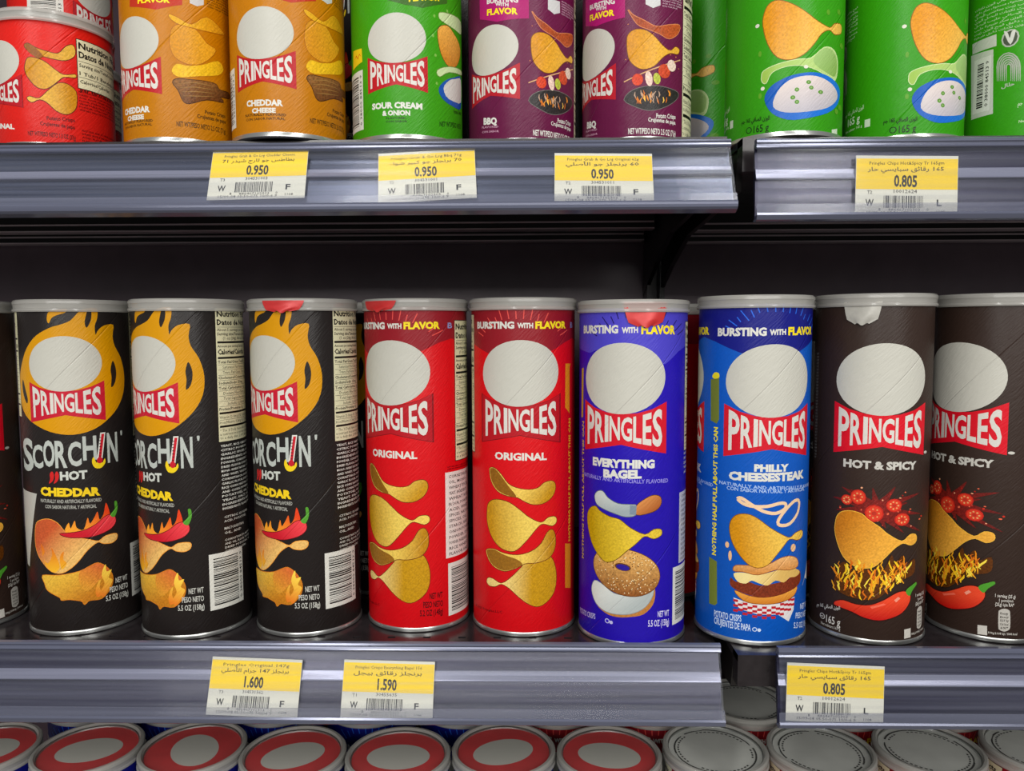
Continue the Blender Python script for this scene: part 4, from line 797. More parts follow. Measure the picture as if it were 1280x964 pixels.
  {'k':'l','p':[-26.6,37.3,-27.6,39.3,-28.8,41.0,-27.5,43.3,-26.1,45.9],'w':1.39,'c':'#f4c420','cl':0},
  {'k':'l','p':[-17.6,29.7,-18.7,30.8,-19.4,32.8,-19.1,34.8,-19.0,36.9],'w':0.95,'c':'#f4c420','cl':0},
  {'k':'l','p':[-28.0,45.3,-26.4,46.9,-26.2,49.2,-27.3,51.0,-27.9,52.9],'w':1.07,'c':'#f8dc48','cl':0},
  {'k':'l','p':[0.4,51.1,-0.3,52.6,-1.2,54.5,-1.9,56.3,-1.8,58.0],'w':0.91,'c':'#f4c420','cl':0},
  {'k':'l','p':[5.5,49.1,6.1,51.0,4.5,52.9,6.0,54.6,7.0,55.8],'w':1.03,'c':'#d86c14','cl':0},
  {'k':'l','p':[-11.7,33.3,-11.0,34.9,-12.5,36.1,-12.0,37.5,-11.8,40.0],'w':1.18,'c':'#f0a820','cl':0},
  {'k':'l','p':[-0.9,48.0,0.7,49.4,0.3,51.0,1.6,53.0,0.7,54.4],'w':1.29,'c':'#f0a820','cl':0},
  {'k':'l','p':[-28.6,34.3,-28.1,36.5,-27.6,38.7,-26.8,41.2,-27.2,42.3],'w':1.47,'c':'#d86c14','cl':0},
  {'k':'l','p':[-8.2,47.8,-7.3,49.2,-8.1,51.2,-8.9,52.7,-8.0,54.6],'w':1.35,'c':'#f4c420','cl':0},
  {'k':'l','p':[-13.9,30.5,-12.9,32.5,-11.6,35.0,-12.6,36.5,-12.8,38.6],'w':1.11,'c':'#e88c18','cl':0},
  {'k':'l','p':[-20.2,42.4,-21.2,43.6,-21.3,45.7,-22.3,47.2,-22.6,49.6],'w':1.09,'c':'#e88c18','cl':0},
  {'k':'l','p':[-22.8,30.8,-24.4,31.8,-24.0,33.7,-24.0,35.7,-24.5,37.6],'w':1.02,'c':'#d86c14','cl':0},
  {'k':'p','p':[-35.3,22.7,-34.6,25.0,-29.1,27.2,-21.3,26.2,-12.8,27.0,-4.4,31.1,3.3,35.9,9.1,36.9,13.7,34.4,13.4,29.0,8.1,22.7,-0.1,19.0,-7.7,17.3,-16.2,18.3,-23.7,20.9,-31.7,22.1],'c':'#e84828','c2':'#c01810','ax':[-6.8,30.9,-6.5,18.1],'s':1,'o':'#500808'},
  {'k':'p','p':[10.3,36.1,11.4,38.5,15.6,40.7,18.8,42.1,19.5,40.4,15.8,36.9,13.3,33.4],'c':'#4c982c','s':1},
  {'k':'p','p':[2.1,31.2,4.8,33.5,6.3,32.4,3.5,29.8],'c':'#f09880','s':1},
  {'k':'p','p':[-12.8,26.0,-4.3,29.0,-3.0,28.2,-11.5,24.8],'c':'#f06850','s':1},
  {'k':'t','t':'الوزن الصافي 165 جم','q':[-50.9,16.5,-31.2,20.1,2.5],'c':'#c8c4bc','b':0.02},
  {'k':'e','q':[-45.5,11.1,2.5,2.1,0],'c':'#c8c4bc'},
  {'k':'e','q':[-45.5,11.1,1.8,1.6,0],'c':'#3a2a24'},
  {'k':'p','p':[-47.1,11.0,-44.4,11.5,-44.4,11.0,-47.1,10.4],'c':'#c8c4bc'},
  {'k':'t','t':'165 g','q':[-41.9,7.9,-31.0,8.3,5.3],'c':'#d8d4cc','b':0.01},
  {'k':'t','t':'Net miktarı:165 g','q':[-46.7,5.0,-30.9,5.2,2.0],'c':'#b8b4ac','b':0.02},
  {'k':'p','p':[10.6,10.5,16.1,10.9,16.4,4.5,10.8,4.2],'c':'#c8c4bc'},
  {'k':'t','t':'1 serving (25 g)','q':[20.0,31.5,32.3,31.3,2.3],'c':'#c8c4bc','b':0.02},
  {'k':'t','t':'1 porsiyon','q':[22.4,28.5,30.9,28.6,2.1],'c':'#c8c4bc','b':0.02},
  {'k':'t','t':'(25g) için RA*','q':[20.2,25.5,31.6,25.6,2.3],'c':'#c8c4bc','b':0.02},
  {'k':'p','p':[22.3,20.7,22.9,22.8,25.6,24.0,28.3,23.3,29.3,21.0,29.7,11.7,28.5,9.4,26.2,8.4,23.5,9.2,22.6,11.2],'c':'#b8b4ac','s':1},
  {'k':'t','t':'Energy','q':[23.4,19.9,28.2,20.0,1.5],'c':'#2c2420','b':0.02},
  {'k':'t','t':'Enerji','q':[23.4,17.4,28.3,17.5,1.5],'c':'#2c2420','b':0.02},
  {'k':'t','t':'527 kJ','q':[23.5,15.0,28.4,15.1,1.5],'c':'#2c2420','b':0.02},
  {'k':'t','t':'126 kcal','q':[23.6,12.5,28.5,12.6,1.5],'c':'#2c2420','b':0.02},
  {'k':'t','t':'6%*','q':[23.7,10.0,28.6,10.2,1.5],'c':'#2c2420','b':0.02},
  {'k':'t','t':'100g:2108 kJ / 504 kcal','q':[16.9,5.8,34.4,6.2,1.5],'c':'#c8c4bc','b':0.02},
  {'k':'rows','q':[-118,20,-84,200,44,11],'c':'#8c8880','bg':None},
  {'k':'rows','q':[-62,120,-57.5,195,34,12],'c':'#8c8880','bg':None},
 ],
 'cheddar': [
  {'k':'logo','q':[-5.7,42.5,0.7],'c':'#b41420','b':None},
  {'k':'t','t':'CHEDDAR','q':[-18.2,20.1,7.1,19.3,4.0],'c':'#d8d8d0','b':0.05},
  {'k':'t','t':'CHEESE','q':[-13.9,15.6,2.5,15.1,3.2],'c':'#d8d8d0','b':0.05},
  {'k':'t','t':'NATURALLY FLAVORED','q':[-19.7,13.9,9.0,13.1,1.7],'c':'#402808','b':0.02},
  {'k':'t','t':'CON SABOR NATURAL','q':[-19.3,11.2,8.2,10.8,1.6],'c':'#402808','b':0.02},
  {'k':'bar','q':[-57.0,9.3,-31.0,47.3],'v':0,'bg':'#d8d8d0'},
  {'k':'p','p':[-5.7,96.2,29.9,95.9,29.7,88.2,13.7,83.8,-6.3,87.5],'c':'#b83018'},
  {'k':'t','t':'FLAVOR','q':[1.0,88.2,22.4,88.3,3.5],'c':'#f4dc1c','b':0.04},
  {'k':'p','p':[34.5,95.6,43.5,98.0,43.3,91.4,38.9,89.3,34.3,90.3],'c':'#c8c8c8'},
  {'k':'rows','q':[45.3,90.6,75.3,102.3,7,0],'c':'#402808','bg':None},
  {'k':'p','p':[21.8,67.7,23.6,73.2,28.2,75.5,37.2,74.3,44.4,67.1,51.1,64.1,41.4,53.7,31.9,51.2,24.1,55.0,21.6,61.8],'c':'#d08c18','c2':'#e0a020','ax':[25.5,61.0,44.3,64.6],'s':1,'g':1,'o':'#a86408'},
  {'k':'p','p':[21.6,81.2,26.1,80.0,35.0,76.8,45.0,84.1,56.5,79.3,58.1,76.8,44.6,75.0,37.3,74.9,28.2,75.5,22.7,78.4],'c':'#e0a81c','c2':'#d89818','ax':[27.2,78.9,51.7,78.9],'s':1,'g':1,'o':'#a86408'},
  {'k':'p','p':[22.1,45.3,25.1,50.3,31.8,50.0,41.4,52.5,52.4,57.8,57.1,53.7,52.1,48.5,38.7,44.7,27.1,42.2],'c':'#e8b81c','s':1,'g':1,'o':'#b87808'},
  {'k':'p','p':[22.5,38.2,24.8,40.8,32.7,41.2,43.5,42.1,50.3,41.9,53.2,39.0,61.2,39.3,62.0,35.8,53.1,34.6,56.2,31.7,43.1,30.4,32.2,26.1,28.3,27.4,25.7,33.7],'c':'#8a5c2c','c2':'#6a3c18','ax':[31.5,40.4,36.9,27.5],'s':1,'g':2,'o':'#402008'},
  {'k':'l','p':[25.8,37.9,36.1,40.0,48.8,40.0],'w':0.5,'c':'#a07840','cl':0},
  {'k':'l','p':[26.6,35.4,36.0,37.1,48.7,37.8],'w':0.5,'c':'#a07840','cl':0},
  {'k':'l','p':[27.5,32.8,35.9,34.2,48.7,35.6],'w':0.5,'c':'#a07840','cl':0},
  {'k':'l','p':[28.3,30.3,35.9,31.3,48.6,33.4],'w':0.5,'c':'#a07840','cl':0},
  {'k':'t','t':'Potato Crisps','q':[41.8,20.9,57.5,21.5,2.5],'c':'#402808','b':0.02},
  {'k':'t','t':'Crujientes de papa','q':[36.6,17.4,57.7,17.8,2.5],'c':'#402808','b':0.02},
  {'k':'t','t':'NET WT/PESO NETO 2.5 OZ (71g)','q':[23.8,10.6,57.4,10.8,3.2],'c':'#402808','b':0.02},
 ],
 'sour': [
  {'k':'logo','q':[-1.7,42.1,0.68],'c':'#b41420','b':None},
  {'k':'t','t':'SOUR CREAM','q':[-19.2,20.0,15.1,19.4,4.0],'c':'#d8d8d0','b':0.05},
  {'k':'t','t':'& ONION','q':[-11.3,15.3,7.1,15.1,3.3],'c':'#d8d8d0','b':0.05},
  {'k':'t','t':'FLAVORED','q':[-8.7,13.0,4.5,12.9,1.3],'c':'#103008','b':0.02},
  {'k':'t','t':'CON SABOR','q':[-9.1,10.9,5.2,10.8,1.3],'c':'#103008','b':0.02},
  {'k':'bar','q':[-53.5,9.0,-27.5,47.4],'v':0,'bg':'#d8d8d0'},
  {'k':'p','p':[-41.2,62.7,-28.1,61.0,-27.7,52.4,-42.2,50.5],'c':'#e8c81c'},
  {'k':'l','p':[-38.2,56.3,-35.4,58.0,-33.0,55.5,-31.1,58.0,-29.3,56.3],'w':0.8,'c':'#c83018','cl':0},
  {'k':'p','p':[-6.7,91.0,35.1,96.7,35.1,90.8,16.1,83.5,4.1,84.4,-6.8,87.5],'c':'#38641c'},
  {'k':'t','t':'FLAVOR','q':[7.1,86.2,28.4,90.4,3.5],'c':'#f4dc1c','b':0.04},
  {'k':'p','p':[26.7,68.2,28.2,73.9,34.9,76.6,42.0,73.8,53.6,66.7,45.6,54.2,36.3,50.9,29.5,57.0],'c':'#e8a848','c2':'#c87c18','ax':[34.8,74.0,36.4,52.8],'s':1,'g':1,'o':'#704008'},
  {'k':'p','p':[27.6,81.5,31.5,84.0,55.7,86.1,55.3,77.9,40.9,77.1,29.8,78.5],'c':'#c4d8a0','s':1,'o':'#68883c'},
  {'k':'p','p':[26.1,46.1,36.3,50.6,56.4,53.9,56.2,51.1,36.3,47.3,27.8,42.5],'c':'#c4d8a0','s':1,'o':'#68883c'},
  {'k':'p','p':[27.1,35.0,32.6,41.0,41.5,45.1,54.0,48.2,53.2,28.2,37.9,26.2,29.2,29.4],'c':'#1450a8','s':1},
  {'k':'p','p':[30.9,35.7,36.2,41.8,42.7,44.5,54.0,47.2,53.4,32.0,36.0,29.7],'c':'#ccc8c4','s':1},
  {'k':'e','q':[24.2,80.1,0.9,1.0,0],'c':'#78b048'},
  {'k':'e','q':[23.1,67.4,0.8,1.1,0],'c':'#78b048'},
  {'k':'e','q':[24.8,55.4,0.9,1.0,0],'c':'#78b048'},
  {'k':'e','q':[25.5,37.7,0.8,1.0,0],'c':'#78b048'},
  {'k':'e','q':[35.0,86.0,1.1,1.0,0],'c':'#78b048'},
  {'k':'t','t':'Potato Crisps','q':[41.1,21.6,53.1,23.6,2.5],'c':'#103008','b':0.02},
  {'k':'t','t':'NET WT/PESO NETO','q':[27.4,10.5,52.7,14.0,3.2],'c':'#103008','b':0.02},
 ],
 'bbq': [
  {'k':'logo','q':[-22.1,40.0,0.69],'c':'#b01828','b':None},
  {'k':'t','t':'BBQ','q':[-28.3,14.5,-17.1,13.1,4.6],'c':'#d8d8d0','b':0.05},
  {'k':'t','t':'FLAVORED','q':[-30.0,12.3,-15.9,10.9,1.4],'c':'#c090a8','b':0.02},
  {'k':'t','t':'CON SABOR','q':[-30.0,9.3,-15.6,7.9,1.4],'c':'#c090a8','b':0.02},
  {'k':'p','p':[-31.7,107.4,4.8,96.2,4.9,79.8,-16.8,79.2,-31.4,84.2],'c':'#a81468'},
  {'k':'t','t':'BURSTING','q':[-24.6,92.1,-2.1,89.7,3.3],'c':'#d8d8d0','b':0.04},
  {'k':'t','t':'WITH','q':[-17.9,89.5,-8.5,87.7,2.2],'c':'#d8d8d0','b':0.04},
  {'k':'t','t':'FLAVOR','q':[-24.5,84.7,-2.4,82.2,4.1],'c':'#f4dc1c','b':0.04},
  {'k':'p','p':[18.1,93.8,28.0,94.2,28.1,86.9,23.0,84.8,18.1,87.1],'c':'#c8c8c8'},
  {'k':'rows','q':[29.6,86.1,46.1,95.7,6,0],'c':'#c8a8b8','bg':None},
  {'k':'p','p':[6.9,84.5,10.0,80.8,16.9,77.1,25.3,73.3,34.6,75.3,44.1,76.9,42.1,71.0,34.7,66.7,28.3,68.8,19.7,71.7,12.8,75.0],'c':'#9c4420','c2':'#b85428','ax':[11.4,79.4,38.2,71.6],'s':1,'g':2,'o':'#d08050'},
  {'k':'p','p':[6.3,65.1,8.0,69.6,12.8,71.5,19.0,70.4,24.7,66.5,29.9,61.6,35.7,59.0,40.2,62.2,43.9,61.2,42.3,58.1,35.7,57.6,30.0,54.2,24.1,48.4,17.1,46.2,11.6,48.5,7.4,54.2],'c':'#d08c10','c2':'#e4ac38','ax':[10.1,63.4,30.0,58.2],'s':1,'g':1,'o':'#704008'},
  {'k':'p','p':[4.8,27.4,10.4,33.0,22.8,35.5,36.9,34.7,43.8,32.4,38.9,26.7,28.9,21.5,20.1,20.1,11.8,22.7],'c':'#2c2828','s':1,'g':2,'o':'#686460'},
  {'k':'l','p':[15.7,24.1,15.0,25.8,16.1,27.9],'w':0.9,'c':'#e89028','cl':0},
  {'k':'l','p':[13.5,25.0,13.5,26.6,13.2,28.8],'w':0.9,'c':'#e89028','cl':0},
  {'k':'l','p':[21.4,26.7,21.4,28.4,20.7,30.5],'w':0.9,'c':'#b89880','cl':0},
  {'k':'l','p':[12.3,28.0,11.5,29.7,11.8,31.8],'w':0.9,'c':'#b89880','cl':0},
  {'k':'l','p':[21.8,24.4,22.2,26.0,22.1,28.2],'w':0.9,'c':'#e89028','cl':0},
  {'k':'l','p':[35.8,29.8,36.1,31.5,35.5,33.6],'w':0.9,'c':'#e89028','cl':0},
  {'k':'l','p':[18.4,25.5,18.4,27.1,18.7,29.3],'w':0.9,'c':'#c86818','cl':0},
  {'k':'l','p':[24.5,28.4,23.7,30.0,25.5,32.3],'w':0.9,'c':'#b89880','cl':0},
  {'k':'l','p':[27.6,28.6,28.2,30.2,27.5,32.4],'w':0.9,'c':'#b89880','cl':0},
  {'k':'l','p':[17.1,27.2,17.7,28.8,16.3,31.0],'w':0.9,'c':'#e89028','cl':0},
  {'k':'l','p':[23.2,27.5,22.9,29.1,23.5,31.3],'w':0.9,'c':'#b89880','cl':0},
  {'k':'l','p':[22.5,28.1,21.9,29.7,22.5,31.9],'w':0.9,'c':'#e89028','cl':0},
  {'k':'l','p':[30.5,25.1,31.3,26.8,30.6,29.0],'w':0.9,'c':'#f0c050','cl':0},
  {'k':'l','p':[16.1,29.0,15.8,30.6,15.5,32.8],'w':0.9,'c':'#b89880','cl':0},
  {'k':'l','p':[16.3,27.5,16.7,29.1,16.1,31.3],'w':0.9,'c':'#b89880','cl':0},
  {'k':'l','p':[13.0,24.4,13.6,26.0,11.9,28.2],'w':0.9,'c':'#c86818','cl':0},
  {'k':'l','p':[17.4,29.0,17.9,30.6,17.0,32.8],'w':0.9,'c':'#c86818','cl':0},
  {'k':'l','p':[24.2,24.5,23.5,26.1,24.3,28.3],'w':0.9,'c':'#b89880','cl':0},
  {'k':'l','p':[20.4,26.0,20.0,27.6,19.4,29.8],'w':0.9,'c':'#e89028','cl':0},
  {'k':'l','p':[26.6,25.3,26.7,27.0,25.8,29.1],'w':0.9,'c':'#b89880','cl':0},
  {'k':'l','p':[27.8,24.3,27.0,25.9,26.6,28.0],'w':0.9,'c':'#c86818','cl':0},
  {'k':'l','p':[18.5,25.6,17.8,27.3,18.0,29.4],'w':0.9,'c':'#f0c050','cl':0},
  {'k':'l','p':[35.0,30.0,35.7,31.7,34.2,33.7],'w':0.9,'c':'#e89028','cl':0},
  {'k':'l','p':[32.7,25.3,33.3,27.0,33.4,29.2],'w':0.9,'c':'#c86818','cl':0},
  {'k':'l','p':[14.5,24.1,14.4,25.7,13.5,28.0],'w':0.9,'c':'#c86818','cl':0},
  {'k':'l','p':[22.3,26.6,21.7,28.3,21.4,30.4],'w':0.9,'c':'#b89880','cl':0},
  {'k':'l','p':[4.5,38.8,45.0,54.8],'w':0.7,'c':'#d0a070','cl':0},
  {'k':'e','q':[13.3,39.6,3.7,3.9,10],'c':'#d04020','g':1},
  {'k':'e','q':[13.3,39.6,1.8,2.3,0],'c':'#d04020','g':2},
  {'k':'e','q':[20.7,40.1,2.4,4.9,10],'c':'#e8c8b8','g':1},
  {'k':'e','q':[20.7,40.1,1.2,3.0,0],'c':'#e8c8b8','g':2},
  {'k':'e','q':[26.1,40.4,2.5,3.7,10],'c':'#b4bc40','g':1},
  {'k':'e','q':[26.1,40.4,1.2,2.2,0],'c':'#b4bc40','g':2},
  {'k':'e','q':[31.4,45.5,4.5,4.6,10],'c':'#c84828','g':1},
  {'k':'e','q':[31.4,45.5,2.3,2.8,0],'c':'#c84828','g':2},
  {'k':'e','q':[37.1,49.7,3.6,3.8,10],'c':'#e0c8b8','g':1},
  {'k':'e','q':[37.1,49.7,1.8,2.2,0],'c':'#e0c8b8','g':2},
  {'k':'e','q':[28.6,47.9,0.4,0.3,0],'c':'#c87848'},
  {'k':'e','q':[23.3,72.9,0.3,0.3,0],'c':'#c87848'},
  {'k':'e','q':[40.7,55.8,0.5,0.4,0],'c':'#c87848'},
  {'k':'e','q':[35.4,59.4,0.4,0.3,0],'c':'#c87848'},
  {'k':'e','q':[7.0,75.2,0.4,0.3,0],'c':'#c87848'},
  {'k':'e','q':[9.2,68.4,0.3,0.3,0],'c':'#c87848'},
  {'k':'e','q':[5.5,53.0,0.4,0.4,0],'c':'#c87848'},
  {'k':'e','q':[39.6,51.9,0.4,0.4,0],'c':'#c87848'},
  {'k':'e','q':[36.0,56.5,0.4,0.4,0],'c':'#c87848'},
  {'k':'e','q':[43.4,48.8,0.6,0.3,0],'c':'#c87848'},
  {'k':'e','q':[26.8,43.7,0.3,0.3,0],'c':'#c87848'},
  {'k':'e','q':[25.5,56.5,0.4,0.3,0],'c':'#c87848'},
  {'k':'e','q':[16.7,61.0,0.3,0.3,0],'c':'#c87848'},
  {'k':'e','q':[23.6,68.7,0.3,0.3,0],'c':'#c87848'},
  {'k':'t','t':'Potato Crisps','q':[25.9,15.1,41.0,15.8,3.0],'c':'#d8d8d0','b':0.02},
  {'k':'t','t':'Crujientes de papa','q':[20.5,12.7,41.0,12.2,2.7],'c':'#d8d8d0','b':0.02},
  {'k':'t','t':'NET WT/PESO NETO 2.5 OZ (71g)','q':[7.5,5.0,41.2,4.3,3.8],'c':'#d8d8d0','b':0.02},
  {'k':'nut','q':[47.9,5.1,85.9,140],'f':1,'bg':'#dcd8b4','c':'#141210'},
 ],
 'green': [
  {'k':'p','p':[-24.4,70.4,-23.7,77.5,-20.8,82.4,-15.3,83.6,-6.8,80.1,1.2,75.1,9.1,69.9,18.4,67.1,23.3,70.5,31.1,71.6,31.5,66.9,23.6,64.2,18.4,66.0,12.1,63.1,6.8,56.3,0.2,49.8,-7.6,47.0,-15.4,49.5,-21.2,58.5],'c':'#dc900c','c2':'#ecb850','ax':[-17.4,72.1,8.5,59.6],'s':1,'g':1,'o':'#8a5408'},
  {'k':'p','p':[-24.6,39.1,-23.3,42.1,-15.3,44.7,-2.9,46.7,5.3,47.5,14.4,54.6,22.7,54.3,27.6,48.1,26.4,38.2,20.8,35.5,12.9,39.3,2.0,42.7,-9.1,43.2,-18.4,40.4,-21.8,34.5,-24.3,35.8],'c':'#98bc50','c2':'#b8d488','ax':[-21.6,37.7,19.0,49.7],'s':1,'o':'#c8dca0'},
  {'k':'p','p':[7.0,47.6,14.4,54.2,21.9,53.7,26.6,47.9,24.8,38.7,17.1,39.5,9.0,43.0],'c':'#9cbf74','c2':'#84ac54','ax':[10.6,50.2,22.0,39.0],'s':1},
  {'k':'p','p':[-22.6,24.1,-19.8,30.9,-12.0,35.5,-2.7,38.0,9.1,39.0,22.1,36.6,31.8,31.2,29.1,22.4,18.0,15.0,2.8,10.8,-8.4,10.3,-17.9,15.3],'c':'#0c54b0','c2':'#1870d0','ax':[-21.3,26.3,11.8,12.0],'s':1},
  {'k':'p','p':[-17.2,19.2,-15.0,27.8,-8.1,34.3,2.2,36.8,13.0,36.1,25.2,31.5,28.2,25.5,17.9,18.2,2.7,14.8,-10.0,14.9],'c':'#d8ccc8','c2':'#b8b4bc','ax':[-1.0,34.0,2.7,16.4],'s':1},
  {'k':'e','q':[-3.3,28.4,1.4,1.3,0],'c':'#508c20'},
  {'k':'e','q':[-3.3,28.4,0.6,0.7,0],'c':'#88a868'},
  {'k':'e','q':[5.7,29.6,1.5,1.2,0],'c':'#508c20'},
  {'k':'e','q':[5.7,29.6,0.7,0.6,0],'c':'#88a868'},
  {'k':'e','q':[12.3,27.3,1.8,1.2,0],'c':'#508c20'},
  {'k':'e','q':[12.3,27.3,0.8,0.6,0],'c':'#88a868'},
  {'k':'e','q':[-5.6,23.7,1.5,1.3,0],'c':'#508c20'},
  {'k':'e','q':[-5.6,23.7,0.6,0.7,0],'c':'#88a868'},
  {'k':'e','q':[-3.1,20.9,1.4,1.3,0],'c':'#508c20'},
  {'k':'e','q':[-3.1,20.9,0.6,0.7,0],'c':'#88a868'},
  {'k':'e','q':[3.9,32.9,1.6,1.2,0],'c':'#508c20'},
  {'k':'e','q':[3.9,32.9,0.6,0.6,0],'c':'#88a868'},
  {'k':'e','q':[-28.2,70.9,1.4,1.2,0],'c':'#d8d8c8'},
  {'k':'e','q':[-23.9,31.3,1.3,1.2,0],'c':'#d8d8c8'},
  {'k':'e','q':[2.0,42.2,1.4,1.1,0],'c':'#d8d8c8'},
  {'k':'e','q':[42.3,72.0,0.1,1.1,0],'c':'#d8d8c8'},
  {'k':'e','q':[-26.1,53.1,1.1,1.8,0],'c':'#5c9c24'},
  {'k':'e','q':[16.9,76.4,1.4,1.7,0],'c':'#5c9c24'},
  {'k':'e','q':[27.6,78.7,2.0,1.7,0],'c':'#5c9c24'},
  {'k':'e','q':[-25.5,27.1,1.1,1.8,0],'c':'#5c9c24'},
  {'k':'e','q':[32.7,20.7,3.1,1.8,0],'c':'#5c9c24'},
  {'k':'e','q':[27.6,17.3,2.1,1.7,0],'c':'#5c9c24'},
  {'k':'e','q':[33.0,59.2,3.1,1.7,0],'c':'#5c9c24'},
  {'k':'t','t':'الوزن الصافي 165 جم','q':[-38.7,12.2,-19.1,11.4,2.5],'c':'#0c2008','b':0.02},
  {'k':'e','q':[-32.9,7.0,2.2,2.1,0],'c':'#0c2008'},
  {'k':'e','q':[-32.9,7.0,1.6,1.6,0],'c':'#2c8a10'},
  {'k':'t','t':'165 g','q':[-29.5,4.6,-19.6,4.7,4.6],'c':'#0c2008','b':0.01},
  {'k':'t','t':'Net miktar:165 g','q':[-34.2,1.6,-19.5,0.8,1.5],'c':'#0c2008','b':0.02},
  {'k':'p','p':[22.9,5.4,29.3,6.9,29.7,1.1,23.2,-0.4],'c':'#c8d8c0'},
  {'k':'rows','q':[-71.3,125,-45.3,205,18,21],'c':'#b8d8a8','bg':None},
  {'k':'rows','q':[-71.3,108,-53.3,116,2,22],'c':'#b8d8a8','bg':None},
  {'k':'w165','q':[-67.3,14]},
  {'k':'p','p':[-104.3,64.1,-86.8,62.8,-85.4,20.9,-101.7,20.8],'c':'#c4c8bc'},
  {'k':'bar','q':[-100.6,23.9,-87.9,59.5],'v':0,'bg':'#d8d8d0'},
  {'k':'p','p':[-103.4,71.5,-85.2,71.9,-84.9,64.3,-102.9,64.5],'c':'#c4c8bc'},
  {'k':'e','q':[-77.0,67.0,5.1,5.7,0],'c':'#b0b4a8'},
  {'k':'e','q':[-77.0,67.0,4.1,4.7,0],'c':'#485040'},
  {'k':'p','p':[-80.8,72.2,-76.7,62.8,-74.1,71.2,-76.3,70.9,-77.3,67.1,-78.5,70.7],'c':'#d0d0c8','s':1},
  {'k':'l','p':[-83.6,41.4,-84.0,50.7,-83.6,54.0,-82.2,56.4,-80.1,57.7,-77.6,57.8,-75.1,56.5,-73.0,54.2,-71.5,51.1,-70.9,47.7,-70.5,38.4],'w':0.8,'c':'#a8aca0','cl':0},
  {'k':'l','p':[-82.5,41.1,-82.9,50.4,-82.6,53.1,-81.4,55.2,-79.6,56.3,-77.6,56.4,-75.5,55.3,-73.7,53.3,-72.4,50.7,-71.9,47.9,-71.5,38.6],'w':0.8,'c':'#a8aca0','cl':0},
  {'k':'l','p':[-81.4,40.9,-81.8,50.1,-81.5,52.3,-80.6,54.0,-79.2,54.9,-77.5,55.0,-75.8,54.1,-74.3,52.5,-73.3,50.4,-72.9,48.1,-72.5,38.8],'w':0.8,'c':'#a8aca0','cl':0},
  {'k':'l','p':[-80.3,40.6,-80.7,49.8,-80.5,51.5,-79.8,52.8,-78.7,53.5,-77.4,53.5,-76.1,52.9,-75.0,51.7,-74.2,50.0,-73.9,48.2,-73.5,39.0],'w':0.8,'c':'#a8aca0','cl':0},
  {'k':'l','p':[-79.3,40.3,-79.6,49.5,-79.5,50.7,-79.0,51.6,-78.3,52.1,-77.4,52.1,-76.5,51.7,-75.7,50.8,-75.1,49.7,-74.9,48.4,-74.5,39.2],'w':0.8,'c':'#a8aca0','cl':0},
  {'k':'l','p':[-78.2,40.1,-78.6,49.3,-78.5,49.9,-78.2,50.4,-77.8,50.7,-77.3,50.7,-76.8,50.5,-76.3,50.0,-76.0,49.4,-75.9,48.7,-75.6,39.5],'w':0.8,'c':'#a8aca0','cl':0},
  {'k':'t','t':'حلال','q':[-80.9,36.1,-73.6,36.5,2.3],'c':'#b8bcb0','b':0.02},
  {'k':'rows','q':[-101.8,73.0,-59.8,93.9,8,23],'c':'#b0d0a0','bg':None},
 ],
 'short': [
  {'k':'logo','q':[-18.5,36.4,0.62],'c':'#b01420','b':'#8c1018'},
  {'k':'t','t':'ORIGINAL','q':[-36.2,15.4,-6.2,11.6,3.4],'c':'#d8d8d0','b':0.05},
  {'k':'p','p':[3.5,66.1,5.8,67.2,10.2,64.7,16.7,63.0,23.2,62.8,27.8,68.1,31.8,70.3,33.5,67.7,32.7,63.2,27.4,59.2,20.8,58.8,14.4,59.7,9.0,60.9,5.1,63.1],'c':'#c4840c','c2':'#e0b040','ax':[11.3,63.0,31.0,64.0],'s':1,'g':1,'o':'#5a2008'},
  {'k':'p','p':[3.5,54.0,5.4,58.0,10.0,58.0,15.3,56.1,20.6,52.0,25.9,49.3,32.8,51.0,32.7,48.9,25.9,48.0,21.3,43.6,15.7,38.9,10.2,39.2,5.4,44.4,3.2,49.2],'c':'#c4840c','c2':'#e0b040','ax':[6.2,49.3,23.7,48.9],'s':1,'g':1,'o':'#5a2008'},
  {'k':'p','p':[3.6,31.6,5.4,32.9,11.0,32.0,16.8,38.0,22.4,43.1,27.9,43.5,32.9,39.6,32.9,30.9,30.6,26.1,26.0,23.4,20.6,25.0,15.3,29.9,11.0,31.3,6.4,29.3],'c':'#c4840c','c2':'#e0b040','ax':[29.8,35.2,13.3,32.8],'s':1,'g':1,'o':'#5a2008'},
  {'k':'p','p':[3.8,66.1,5.8,67.2,10.2,64.7,14.4,59.7,11.1,58.1,5.6,62.0],'c':'#905414','s':1,'g':1},
  {'k':'t','t':'Potato Crisps','q':[14.8,18.2,31.5,19.1,2.5],'c':'#4a0608','b':0.02},
  {'k':'t','t':'Crujientes de papa','q':[10.8,14.5,31.3,14.3,2.5],'c':'#4a0608','b':0.02},
  {'k':'t','t':'NET WT/PESO NETO 1.3 OZ (37g)','q':[3.0,7.5,31.5,6.9,3.0],'c':'#4a0608','b':0.02},
  {'k':'nut','q':[34.7,42.8,79.7,75.0],'f':2,'bg':'#dcd8b4','c':'#141210'},
  {'k':'rows','q':[34.7,27.3,79.7,41.5,7,0],'c':'#4a0608','bg':None},
  {'k':'rows','q':[35.7,6.7,79.7,15.7,4,0],'c':'#4a0608','bg':None},
  {'k':'bar','q':[-70.5,8,-44.5,50],'v':0,'bg':'#d8d8d0'},
 ],
}

